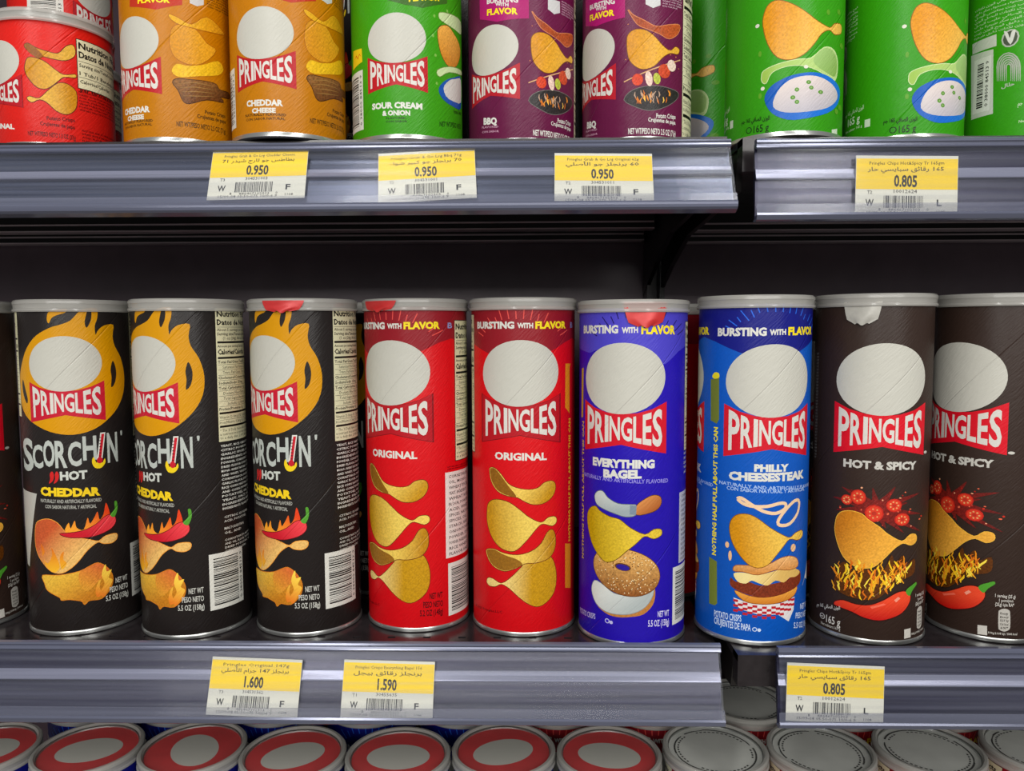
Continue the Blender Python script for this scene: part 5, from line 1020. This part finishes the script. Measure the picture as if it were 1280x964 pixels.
# ------------------------------------------------------------------ the shelving: structure behind and below
def struct(name, me):
    o = mesh_obj(name, me); tag(o, kind='structure'); return o
struct('floor', boxes('floor', [(-3, -3, -.02, 3, 1.2, 0)], M_FLOOR))
sp_ = boxes('shelf', [(-.95, .505, 1.735, 1.05, .826, 1.765)], M_BLACK)  # unseen shelf, added to keep lamp light off the back wall
ts_ = empty('shelf', (.05, .826, 1.735)); tag(ts_, 'next black shelf up, unseen, added to shade the back wall', 'shelf'); _d = mesh_obj('deck', sp_, ts_); _d.location = (-.05, -.826, -1.735)
struct('wall_back', boxes('wall_back', [(-1.4, .826, 0, 1.4, .846, 2.2)], M_BACK))

YU, YM, YB = .508, .508, .482
def deck_mesh(x0, x1, y0, y1, z, phase=0.):
    """pressed steel shelf: top skin with a row of small slots near the front edge, turned-down front lip, folded ribs beneath"""
    vs, fs = [], []
    def q(a, b, c, d): n = len(vs); vs.extend((a, b, c, d)); fs.append((n, n + 1, n + 2, n + 3))
    ys0, ys1 = y0 + .0105, y0 + .0135; pitch, w = .0247, .0052
    q((x0, y0, z), (x1, y0, z), (x1, ys0, z), (x0, ys0, z)); q((x0, ys1, z), (x1, ys1, z), (x1, y1, z), (x0, y1, z))
    x = x0; c = x0 + .012 + phase
    while c + w < x1:
        q((x, ys0, z), (c, ys0, z), (c, ys1, z), (x, ys1, z)); x = c + w
        for (a, b, d, e) in (((c, ys0), (x, ys0), 0, 0), ((x, ys0), (x, ys1), 0, 0), ((x, ys1), (c, ys1), 0, 0), ((c, ys1), (c, ys0), 0, 0)):
            q((a[0], a[1], z), (a[0], a[1], z - .004), (b[0], b[1], z - .004), (b[0], b[1], z))
        q((c, ys0, z - .004), (x, ys0, z - .004), (x, ys1, z - .004), (c, ys1, z - .004)); c += pitch
    q((x, ys0, z), (x1, ys0, z), (x1, ys1, z), (x, ys1, z))
    zl = z - .021
    q((x0, y0, z), (x0, y0, zl), (x1, y0, zl), (x1, y0, z)); q((x0, y0, zl), (x0, y0 + .012, zl), (x1, y0 + .012, zl), (x1, y0, zl))
    q((x0, y0 + .012, zl), (x0, y0 + .012, z - .0045), (x1, y0 + .012, z - .0045), (x1, y0 + .012, zl))
    q((x0, y0 + .012, z - .0045), (x0, y1, z - .0045), (x1, y1, z - .0045), (x1, y0 + .012, z - .0045))
    for X in (x0, x1): q((X, y0, z), (X, y1, z), (X, y1, z - .0045), (X, y0, z - .0045)); q((X, y0, z), (X, y0 + .012, z), (X, y0 + .012, zl), (X, y0, zl))
    return mk('deck', vs, fs, M_DECK)
def rail_frame(Yt, zt, Yb, zb):
    u = Vector((0, Yb - Yt, zb - zt)); L = u.length; u /= L; n = Vector((0, u.z, -u.y)); 
    if n.y > 0: n = -n
    return Vector((0, Yt, zt)), u, n, L
def shelf(name, label, x0, x1, y0, z, rail, rail_x, side, mat, y1=.826, brackets=()):
    root = empty(name, ((x0 + x1) / 2, y1, z + CZ)); tag(root, label, 'shelf')
    def sub(nm, me, par=root, lab=None):
        o = mesh_obj(nm, me, par)
        if par is root: o.location = -root.location + Vector((0, 0, CZ))
        if lab: o['label'] = lab
        return o
    sub('deck', deck_mesh(x0, x1, y0, y1, z))
    for yy, hh in ((.735, .0235), (.800, .0270)):
        rb = sub('rib', boxes('rib', [(x0 + .009, yy, z - .0045 - hh, x1 - .009, yy + .012, z - .0045)], M_BLACK))
        mesh_obj('highlight_flange', boxes('highlight_flange', [(x0 + .009, yy - .004, z - .0045 - hh - .0012, x1 - .009, yy + .014, z - .0045 - hh), (x0 + .009, yy - .0012, z - .0045 - hh + .005, x1 - .009, yy, z - .0045 - hh + .0065)], M_RIB_GLINT), rb)  # thin pale strips: highlight lines of the rib edges put into colour
    for bx in brackets:
        prof = [(y1 - .002, z - .004), (y1 - .002, z - .088), (.80, z - .078), (.748, z - .060), (.70, z - .047), (.672, z - .040), (.60, z - .036), (y0 + .02, z - .030), (y0 + .014, z - .0048)]
        sub('bracket', extrude_x('bracket', prof, bx, bx + .004, M_BLACK))
    if rail:
        o, u, n, L = rail_frame(*rail)
        def P(s, t): v = o + u * s + n * t; return (v.y, v.z)
        rx0, rx1 = rail_x
        body = [P(0, -.006), P(.0, .0005), P(L * .47, .0022), P(L * .49, .0006), P(L - .006, .0010), P(L, .0010), P(L, -.003), P(L - .004, -.004), P(.004, -.006)]
        face = [(0, -.0020), (.10, -.0022), (.22, -.0021), (.32, -.0016), (.34, -.0014), (.40, -.0004), (.45, .0006), (.465, .0009), (.475, .0009), (.48, -.0014), (.60, -.0013), (.75, -.0014), (.88, -.0017), (.97, -.0020), (1, -.0020)]
        body = [P(0, -.004)] + [P(L * a, c) for a, c in face] + [P(L, -.0035), P(L * .5, -.005)]
        r = sub('price_rail', extrude_x('price_rail', body, rx0, rx1, mat))
        pr = [(-.0022, -.001), (-.0022, .0028), (-.001, .0042), (.0004, .0044), (.0012, .0036), (.0024, .0036), (.0034, .0040), (.0040, .0034), (.0042, .0022), (.0030, .0006), (.001, -.001)]
        m = mesh_obj('top_bead', extrude_x('top_bead', [P(*p) for p in pr], rx0 - .0006, rx1 + .0006, M_LIP), r)
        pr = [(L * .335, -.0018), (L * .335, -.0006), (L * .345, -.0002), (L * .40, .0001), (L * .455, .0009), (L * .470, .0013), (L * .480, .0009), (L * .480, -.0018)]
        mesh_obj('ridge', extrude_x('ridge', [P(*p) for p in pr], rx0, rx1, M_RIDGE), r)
        pr = [(L - .0088, .0038), (L - .0084, .0044), (L - .0030, .0046), (L - .0030, .0038)]
        mesh_obj('bottom_lip', extrude_x('bottom_lip', [P(*p) for p in pr], rx0 - .0006, rx1 + .0006, M_LIPCLEAR), r)
        pr = [(L - .0030, .0032), (L - .0030, .0048), (L - .0016, .0052), (L - .0004, .0046), (L + .0010, .0038), (L + .0016, .002), (L + .0014, -.003), (L + .0002, -.003), (L + .0002, .0028)]
        mesh_obj('bottom_bead', extrude_x('bottom_bead', [P(*p) for p in pr], rx0 - .0006, rx1 + .0006, M_LIP), r)
        cv = [P(.0036, .0032), P(L - .0085, .0046), P(L - .0085, .0040), P(.0036, .0026)]
        mesh_obj('clear_cover', extrude_x('clear_cover', cv, rx0, rx1, M_COVER), r)
        root['rail'] = 1; del root['rail']
    return root
RUL = (.5025, .1168, .4835, .0737); RUR = (.4835, .1127, .481, .0666); RML = (.508, -.2142, .4925, -.2605); RMR = (.4815, -.2052, .477, -.2523)
shelf('shelf', 'upper left black steel shelf with a grey price rail, carrying the small cans', -.95, .1285, .506, .1226, RUL, (-.95, .1285), 0, M_RAIL, brackets=(.1230,))
shelf('shelf', 'upper right black steel shelf with a violet-grey price rail, carrying the tall green cans', .1365, 1.05, .499, .1200, RUR, (.1403, 1.05), 0, M_RAIL2, brackets=(.1375,))
shelf('shelf', 'middle left black steel shelf with a grey rail, under the black and red cans', -.95, .1290, .5115, -.2154, RML, (-.95, .1287), 0, M_RAIL2, brackets=(.1235,))
shelf('shelf', 'middle right black steel shelf whose price rail stops short and leaves a bare black end', .1365, 1.05, .4885, -.2120, RMR, (.1597, 1.05), 0, M_RAIL2, brackets=(.1375,))
shelf('shelf', 'lowest visible black shelf holding the cans seen from above', -.95, 1.05, .49, -.5515, None, None, 0, M_RAIL2)
up = mesh_obj('shelf_upright', boxes('shelf_upright', [(.1235, .80, 0, .1285, .8255, 2.15), (.1365, .80, 0, .1415, .8255, 2.15), (.1285, .82, 0, .1365, .8255, 2.15)], M_BLACK))
tag(up, 'black steel upright post at the joint between the two shelf bays', 'post')

# ------------------------------------------------------------------ price tags
def tag_art(price, name, ar, code, corner, right):
    A = Art()
    A.text('tag_lettering', name, 8, 31.2, 53, 31.6, 1.9, '#3c3410', .0, 1)
    A.text('tag_lettering', ar, 7, 27.4, 53, 27.8, 2.3, '#3c3410', .01, 1)
    v, t, bb = text_tris(price, .03, 2); w = (bb[2] - bb[0]) / CAPH * 7.2 * .60
    A.text('tag_lettering', price, 30 - w / 2, 18.0, 30 + w / 2, 17.7, 7.2, '#241e0a', .03, 2)
    A.text('tag_lettering', code, 23, 14.2, 37, 14.2, 2.1, '#383838', .0, 1)
    A.text('tag_lettering', corner, 7, 13.6, 10, 13.6, 2.0, '#383838', .0, 1)
    A.text('tag_lettering', 'W', 6, 6.2, 11, 6.2, 4.2, '#202020', .02, 2); A.text('tag_lettering', right, 49, 6.4, 52, 6.4, 4.0, '#202020', .02, 2)
    A.text('tag_lettering', '15/09-08 05:50-075 10/0-6 9', 7, 1.4, 44, 1.4, 1.7, '#383838', .0, 1); A.text('tag_lettering', '1108', 49, 2.2, 54, 2.2, 1.6, '#383838', .0, 1)
    rnd = random.Random(price + name); x = 17.0
    while x < 41:
        w = rnd.choice((.25, .25, .5, .7)); A.rect('tag_barcode', x, 5.2, x + w, 12.6, '#2c2c2c'); x += w + rnd.choice((.3, .45, .7))
    A.text('tag_barcode', '8', 14, 3.4, 15.2, 3.4, 1.8, '#2c2c2c', .0, 1); A.text('tag_barcode', '886467102303', 20, 3.4, 39, 3.4, 1.5, '#505050', .0, 1); A.text('tag_barcode', '0', 43, 3.4, 44.2, 3.4, 1.8, '#2c2c2c', .0, 1)
    return A.build('price_tag', None, INK_PAPER, lift=.12, gap=.01)
def price_tag(rail, x, s_top, rot, label, curl=0., **k):
    o, u, n, L = rail_frame(*rail)
    org = o + u * (s_top + .0368) + n * .0017 + Vector((x, 0, CZ))
    root = empty('price_tag', org); ax, az = Vector((1, 0, 0)), -u; ay = az.cross(ax)
    Mx = Matrix((ax, -n, az)).transposed().to_4x4()
    root.matrix_world = Matrix.Translation(org) @ Mx @ Matrix.Rotation(-math.radians(rot), 4, 'Y')
    tag(root, label, 'price tag', 'price tags in the shelf rails')
    W, H = .0615, .0368
    mesh_obj('paper_card', boxes('paper_card', [(0, -.0001, 0, W, .0002, H)], M_PAPER), root)
    mesh_obj('yellow_band', boxes('yellow_band', [(.0002, -.00016, .0165, W - .0002, -.00008, H - .0018)], M_TAGY), root)
    for nm, me in tag_art(**k).items(): mesh_obj(nm, me, root, (0, -.00012, 0))
price_tag(RUL, -.2005, .0030, 1.2, 'price tag reading 0.950 for large cheddar cheese cans, leftmost on the upper rail', price='0.950', name='Pringles Grab & Go Lrg Cheddar Cheese', ar='بطاطس جو لارج شيدر 71', code='304531003', corner='T3', right='F')
price_tag(RUL, -.0925, .0062, 3.4, 'price tag reading 0.950 tilted below the small green and first maroon can', price='0.950', name='Pringles Grab & Go Lrg Bbq 71g', ar='70 برنجلز جو كبير شواء', code='304531001', corner='T2', right='F')
price_tag(RUL, .0170, .0068, -1.0, 'price tag reading 0.950 for original cans below the two small maroon cans', price='0.950', name='Pringles Grab & Go Lrg Original 62g', ar='60 برنجلز جو الأصلي', code='304531011', corner='T2', right='F')
price_tag(RUR, .2000, .0082, -.8, 'price tag reading 0.805 on the upper right rail below the tall green cans', price='0.805', name='Pringles Chips Hot&Spicy Tr 165gm', ar='165 رقائق سبايسي حار', code='10012624', corner='T2', right='L')
price_tag(RML, -.2153, .0080, -1.8, 'price tag reading 1.600 below the second and third black cheddar cans', price='1.600', name='Pringles Original 147g', ar='برنجلز 147 جرام الأصلي', code='304531362', corner='T3', right='F')
price_tag(RML, -.1250, .0095, -1.2, 'price tag reading 1.590 for everything bagel cans below the left red can', price='1.590', name='Pringles Crisps Everything Bagel 156', ar='برنجلز رقائق بيجل', code='30455635', corner='T1', right='F')
price_tag(RMR, .1637, .0075, -2.2, 'price tag reading 0.805 at the left end of the middle right rail', price='0.805', name='Pringles Chips Hot&Spicy Tr 165gm', ar='165 رقائق سبايسي حار', code='10012624', corner='T2', right='L')

# ------------------------------------------------------------------ cans
BODY = {'original': '#d20c16', 'scorchin': '#211c1b', 'bagel': '#2410a8', 'philly': '#0a55b8', 'hot': '#33251f', 'cheddar': '#be7600', 'sour': '#3a960c', 'bbq': '#641440', 'green': '#34980c', 'short': '#d41c14'}
LAB = {k: build_label(k, v) for k, v in ART.items()}
LAB['original_turned'] = build_label('original', ART['original'], 'turned'); BODY['original_turned'] = BODY['original']
BM = {k: tube_mat(k + '_can_paper', c, .34 if k != 'hot' else .42) for k, c in BODY.items()}
R = .0375
M_SEAL = {'red': plain_mat('red_foil_seal', '#e82c34', .4, .1, .5, .10, (60, 60, 60)), 'silver': plain_mat('silver_foil_seal', '#e0e2dc', .42, .05, .5, .08, (40, 40, 40))}
SEALM = {k: lathe('foil_seal', [(0, 0), (R - .008, .0), (R - .003, .0004), (R - .0028, -.0004)], m, 64) for k, m in M_SEAL.items()}
CACHE = {}
def cached(key, fn):
    if key not in CACHE: CACHE[key] = fn()
    return CACHE[key]
def can_meshes(kind, h):
    hb = h - .0045
    body = cached(('body', kind, h), lambda: lathe('body', [(.0, .0030), (R - .0035, .0030), (R - .0002, .0026), (R, .0034), (R, hb - .002), (R - .0004, hb), (R - .003, hb), (R - .003, hb - .004), (0, hb - .004)], BM[kind], 128))
    base = cached('base', lambda: lathe('base_rim', [(0, .0022), (R - .0042, .0022), (R - .0028, 0), (R - .0006, 0), (R + .0006, .0007), (R + .0007, .0022), (R + .0002, .0034), (R - .0004, .0036)], M_STEEL, 96))
    top = cached('top', lambda: lathe('top_rim', [(R - .0035, 0), (R - .003, .0022), (R, .0030), (R + .0009, .0018), (R + .0008, -.0004), (R + .0001, -.0012)], M_STEEL, 96))
    RL = .0392
    lid = cached('lid', lambda: lathe('lid', [(R + .0008, -.0064), (RL - .0002, -.0068), (RL + .0002, -.0060), (RL, -.0048), (RL - .0006, -.0044), (RL - .0005, -.0018), (RL - .0001, -.0012), (RL - .0002, .0006), (RL - .0012, .0016), (RL - .0030, .0017), (RL - .0036, .0008), (RL - .0042, .0001)], M_LID, 96))
    ltop = cached('ltop', lambda: lathe('lid_top', [(0, .0001), (RL - .0042, .0001), (RL - .0042, -.0006), (0, -.0006)], M_LIDTOP, 96))
    return body, base, top, lid, ltop, hb
def tab_mesh(a0, a1, low, col):
    key = ('tab', a0, a1, low, col)
    def f():
        vs, fs = [], []; n = 14; rows_ = 6
        for j in range(rows_ + 1):
            v = j / rows_
            for i in range(n + 1):
                u = i / n; sh = 1 - .30 * v ** 1.5 if v < .85 else .70 - .35 * (v - .85) / .15
                t = (a0 + a1) / 2 + (u - .5) * (a1 - a0) * sh; rr = (R + .0010 if low > .012 else .0398) + .0006 * math.sin(v * 5 + u * 7) * v + (.0004 if v > .5 else 0)
                z = .0018 - v * low + .0008 * math.sin(u * 9) * v
                vs.append((rr * math.sin(t), -rr * math.cos(t), z))
        for j in range(rows_):
            for i in range(n): b = j * (n + 1) + i; fs.append((b, b + 1, b + n + 2, b + n + 1))
        return mk('seal_tab', vs, fs, plain_mat('seal_tab_foil', col, .35, .1, .5, .06, (300, 300, 300)), True)
    return cached(key, f)
def can(kind, x, y, z, h, rot, label, group, tabspec=None, lid=True, name='crisp_can', seal=None):
    rz = rot / 37.5
    if seal is None: seal = 'silver' if kind in ('hot', 'green') else 'red'
    root = empty(name, (x, y, z + CZ), rz); tag(root, label, 'can', group)
    body, base, top, lidm, ltop, hb = can_meshes(kind, h)
    b = mesh_obj('body', body, root)
    for part, me in LAB[kind].items():
        if part == 'nutrition_panel' or part == 'barcode' or part == 'small_print' or part in ('brand_banner', 'cream_oval', 'picture', 'lettering'):
            mesh_obj(part, me, b)
    mesh_obj('base_rim', base, root); mesh_obj('top_rim', top, root, (0, 0, hb))
    if lid:
        l = mesh_obj('lid', lidm, root, (0, 0, hb + .0030)); mesh_obj('lid_top', ltop, l)
    if seal:
        s = mesh_obj('foil_seal', SEALM[seal], root, (0, 0, hb + .0008))
    if tabspec:
        a0, a1, low, col, lab = tabspec
        t = mesh_obj('seal_tab', tab_mesh(a0 - rz, a1 - rz, low, col), root, (0, 0, hb + .0012)); t['label'] = lab
    return root
RED = '#c83030'
G1 = 'tall cans on the middle shelf'
zl, zr = -.2154, -.2126
can('hot', -.4225, .56, zl, .2368, 30, 'dark brown can cut off by the left edge of the picture, middle shelf', G1)
can('scorchin', -.3313, .56, zl, .2368, 0, 'black can with the whole yellow flame and SCORCHIN wording facing forward, leftmost of three', G1)
can('scorchin', -.2454, .554, zl, .2368, -28.66, 'black flame can turned to show its nutrition panel, middle of three, plain lid', G1)
can('scorchin', -.1631, .5596, zl, .2368, -31.0, 'black flame can beside the red cans, with a red seal tab under its lid', G1, (-.46, .30, .0078, RED, 'red foil tab'))
can('original_turned', -.0824, .5693, zl, .2368, -11.67, 'red original can turned left with barcode and white panel at its right edge', G1, (-.95, -.20, .0072, RED, 'red foil tab'))
can('original', -.0030, .5619, zl, .2368, 0, 'red original can facing straight forward, beside the violet can', G1)
can('bagel', .0745, .5450, zl, .2345, 0, 'violet-blue everything bagel can with a red tab hanging below its lid', G1, (-.30, .48, .0165, RED, 'red foil tab hanging down'))
can('philly', .1580, .5395, -.2118, .2333, 0, 'bright blue cheesesteak can standing over the joint between the shelves', G1)
can('hot', .2409, .5416, -.2118, .2340, 0, 'dark brown hot and spicy can with a silver tab hanging from its lid', G1, (-.92, -.28, .0185, '#b4b2aa', 'silver foil tab hanging down'))
can('hot', .3265, .5450, -.2118, .2340, -33.7, 'dark brown hot and spicy can at the right edge, partly behind its neighbour', G1)
G2 = 'cans in the second row of the middle shelf'
can('scorchin', -.2890, .6400, zl, .2368, 34, 'black flame can in the second row between the first two black cans', G2)
can('scorchin', -.3760, .6420, zl, .2368, 10, 'black can in the second row at the far left', G2)
can('scorchin', -.1240, .6460, zl, .2368, -52, 'black can in the second row between the third black can and the red can', G2)
can('original', .1110, .6400, zl, .2345, -95, 'dark red can standing in the second row between violet and blue cans', G2)
can('hot', .2050, .6300, -.2118, .2340, 20, 'brown can in the second row between the blue and the brown can', G2)
zt = .1226
G3 = 'cans on the left upper shelf'
can('short', -.3357, .555, zt, .0905, 0, 'short red can showing printed crisps and a nutrition panel, front left of upper shelf', G3)
can('short', -.3767, .642, zt, .0905, 20, 'short red can behind the front left one, carrying another can', G3)
can('short', -.3800, .642, zt + .0905 - .0028 + .0002, .0905, 66, 'short red can stacked on top behind the front left can', G3)
can('cheddar', -.2406, .5455, zt, .140, -12.04, 'orange-yellow cheddar cheese can beside the short red can, turned to show crisps', G3)
can('cheddar', -.1621, .5352, zt, .140, 0, 'orange-yellow cheddar cheese can beside the green one, overhanging the rail', G3)
can('sour', -.0823, .5437, zt, .140, 0, 'small green sour cream and onion can beside the maroon cans', G3)
can('bbq', -.0033, .5561, zt, .140, 0, 'maroon barbecue can next to the small green can', G3)
can('bbq', .0768, .5545, zt, .140, -17.7, 'maroon barbecue can on the right, showing its cream nutrition strip', G3)
can('scorchin', -.1230, .6450, zt, .2368, -52, 'tall black can behind, seen in the gap between the orange-yellow and green cans', G3)
can('scorchin', .0380, .6480, zt, .2368, 80, 'tall black can behind the two maroon cans', G3)
can('scorchin', -.2030, .6430, zt, .2368, 80, 'tall black can behind the two orange-yellow cans', G3)
can('scorchin', -.0430, .6470, zt, .2368, 80, 'tall black can behind, between the green and first maroon can', G3)
G4 = 'tall green cans on the upper shelf'
can('green', .1460, .6250, zt, .2342, -39, 'tall green can standing back in shade behind the maroon can', G4)
can('green', .1719, .5331, .1200, .2342, 0, 'tall green can at the end of the left shelf, with the whole white dip bowl', G4)
can('green', .2560, .5430, .1200, .2342, 11.8, 'tall green can with its bowl picture near its right side, middle of the front three', G4)
can('green', .3400, .5470, .1200, .2342, 47.8, 'tall green can at the right edge showing barcode and round badge', G4)

# ------------------------------------------------------------------ the cans below, seen from above through their lids
def seal_print(kind):
    A = Art()
    if kind == 'red':
        for i in range(30):
            t = i * math.pi / 15; A.poly('seal_print', [(30 * math.cos(t), 30 * math.sin(t)), (34.4 * math.cos(t + .03), 34.4 * math.sin(t + .03)), (34.4 * math.cos(t + .09), 34.4 * math.sin(t + .09))], '#a82430')
        A.ellipse('seal_print', 0, 1, 23.5, 17, '#d0cfc6', 0, 0, 40)
    else:
        for r, n in ((31.5, 60), (29.3, 90), (26.6, 52)):
            for i in range(n):
                if kind == 'silver' and (i % 15 in (0, 1, 2) if r != 29.3 else i % 30 in (0, 1)): continue
                t = 2 * math.pi * i / n; w = (.95 if r == 29.3 else .6) * math.pi / n
                A.poly('seal_print', [(r * math.cos(t - w), r * math.sin(t - w)), (r * math.cos(t + w), r * math.sin(t + w)), ((r + 1.3) * math.cos(t + w), (r + 1.3) * math.sin(t + w)), ((r + 1.3) * math.cos(t - w), (r + 1.3) * math.sin(t - w))], '#202020')
    me = A.build('seal', None, INK_PAPER, lift=0.06, gap=.02)['seal_print']
    for v in me.vertices: v.co = (v.co.x, v.co.z, -v.co.y)
    return me
SEAL = {'red': seal_print('red'), 'silver': seal_print('silver')}
def low_can(kind, seal, x, y, ztop, rot, label, group, base=-.5515):
    h = ztop - base
    r = can(kind, x, y, base, round(h, 4), 0, label, group, seal='')
    hb = round(h, 4) - .0045
    s = mesh_obj('foil_seal', SEALM[seal], r, (0, 0, hb + .0008)); s['label'] = ('red' if seal == 'red' else 'silver grey') + ' foil seal'
    s.rotation_euler = (0, 0, math.radians(rot)); mesh_obj('seal_print', SEAL[seal], s)
G5 = 'cans on the lowest shelf, front row'
zz = -.3160
low_can('philly', 'red', -.4150, .556, zz, 20, 'red-topped blue can at the far left end of the lowest row', G5)
low_can('philly', 'red', -.3350, .558, zz, 14, 'red-topped blue can below the leftmost black can, second from the left edge', G5)
low_can('philly', 'red', -.2554, .5600, zz, -60, 'red-topped blue can directly below the second black can with turned label', G5)
low_can('philly', 'red', -.1765, .5530, zz, 28, 'red-topped blue can directly below the third black can', G5)
low_can('philly', 'red', -.0973, .5520, zz, 0, 'red-topped blue can directly below the left one of the two red cans', G5)
low_can('philly', 'red', -.0185, .5600, zz, 24, 'red-topped blue can on the lowest row, below the forward-facing red can', G5)
low_can('philly', 'red', .0605, .5560, zz, -14, 'red-topped blue can on the lowest row, next to the silver lids', G5)
low_can('original', 'silver', .1415, .5640, zz, 10, 'silver-topped red can below the joint of the shelves, first of the silver ones', G5)
low_can('original', 'silver', .2210, .5640, zz, 80, 'silver-topped red can below the 0.805 price tag of the middle rail', G5)
low_can('original', 'silver', .3025, .5660, zz, 150, 'silver-topped red can, second from the right edge', G5)
low_can('original', 'silver', .3860, .5680, zz, 230, 'silver-topped red can at the right edge of the lowest row', G5)
G6 = 'cans on the lowest shelf, second row'
for i, (x, k, s, lb) in enumerate([(-.375, 'philly', 'red', 'red-topped can in the shaded second row, leftmost there'), (-.295, 'philly', 'red', 'red-topped can in the second row behind the second and third lids from the left'),
        (-.2150, 'philly', 'silver', 'silver-topped blue can in the second row, left of the 1.600 tag'), (-.135, 'philly', 'silver', 'silver-topped blue can in the second row between the 1.600 and 1.590 tags'),
        (-.055, 'philly', 'red', 'red-topped can in the second row just right of the 1.590 tag'), (.025, 'original', 'silver', 'silver-topped red can in the second row below the violet can'),
        (.1050, 'original', 'silver', 'silver-topped red can in the second row at the end of the left rail'), (.1850, 'original', 'silver', 'shaded silver-topped red can seen in the gap between the two middle rails'),
        (.2650, 'original', 'silver', 'silver-topped red can in the second row below the brown hot and spicy can'), (.3450, 'original', 'silver', 'silver-topped red can in the second row, rightmost there')]):
    low_can(k, s, x, .6405, zz, 40 * i, lb, G6)
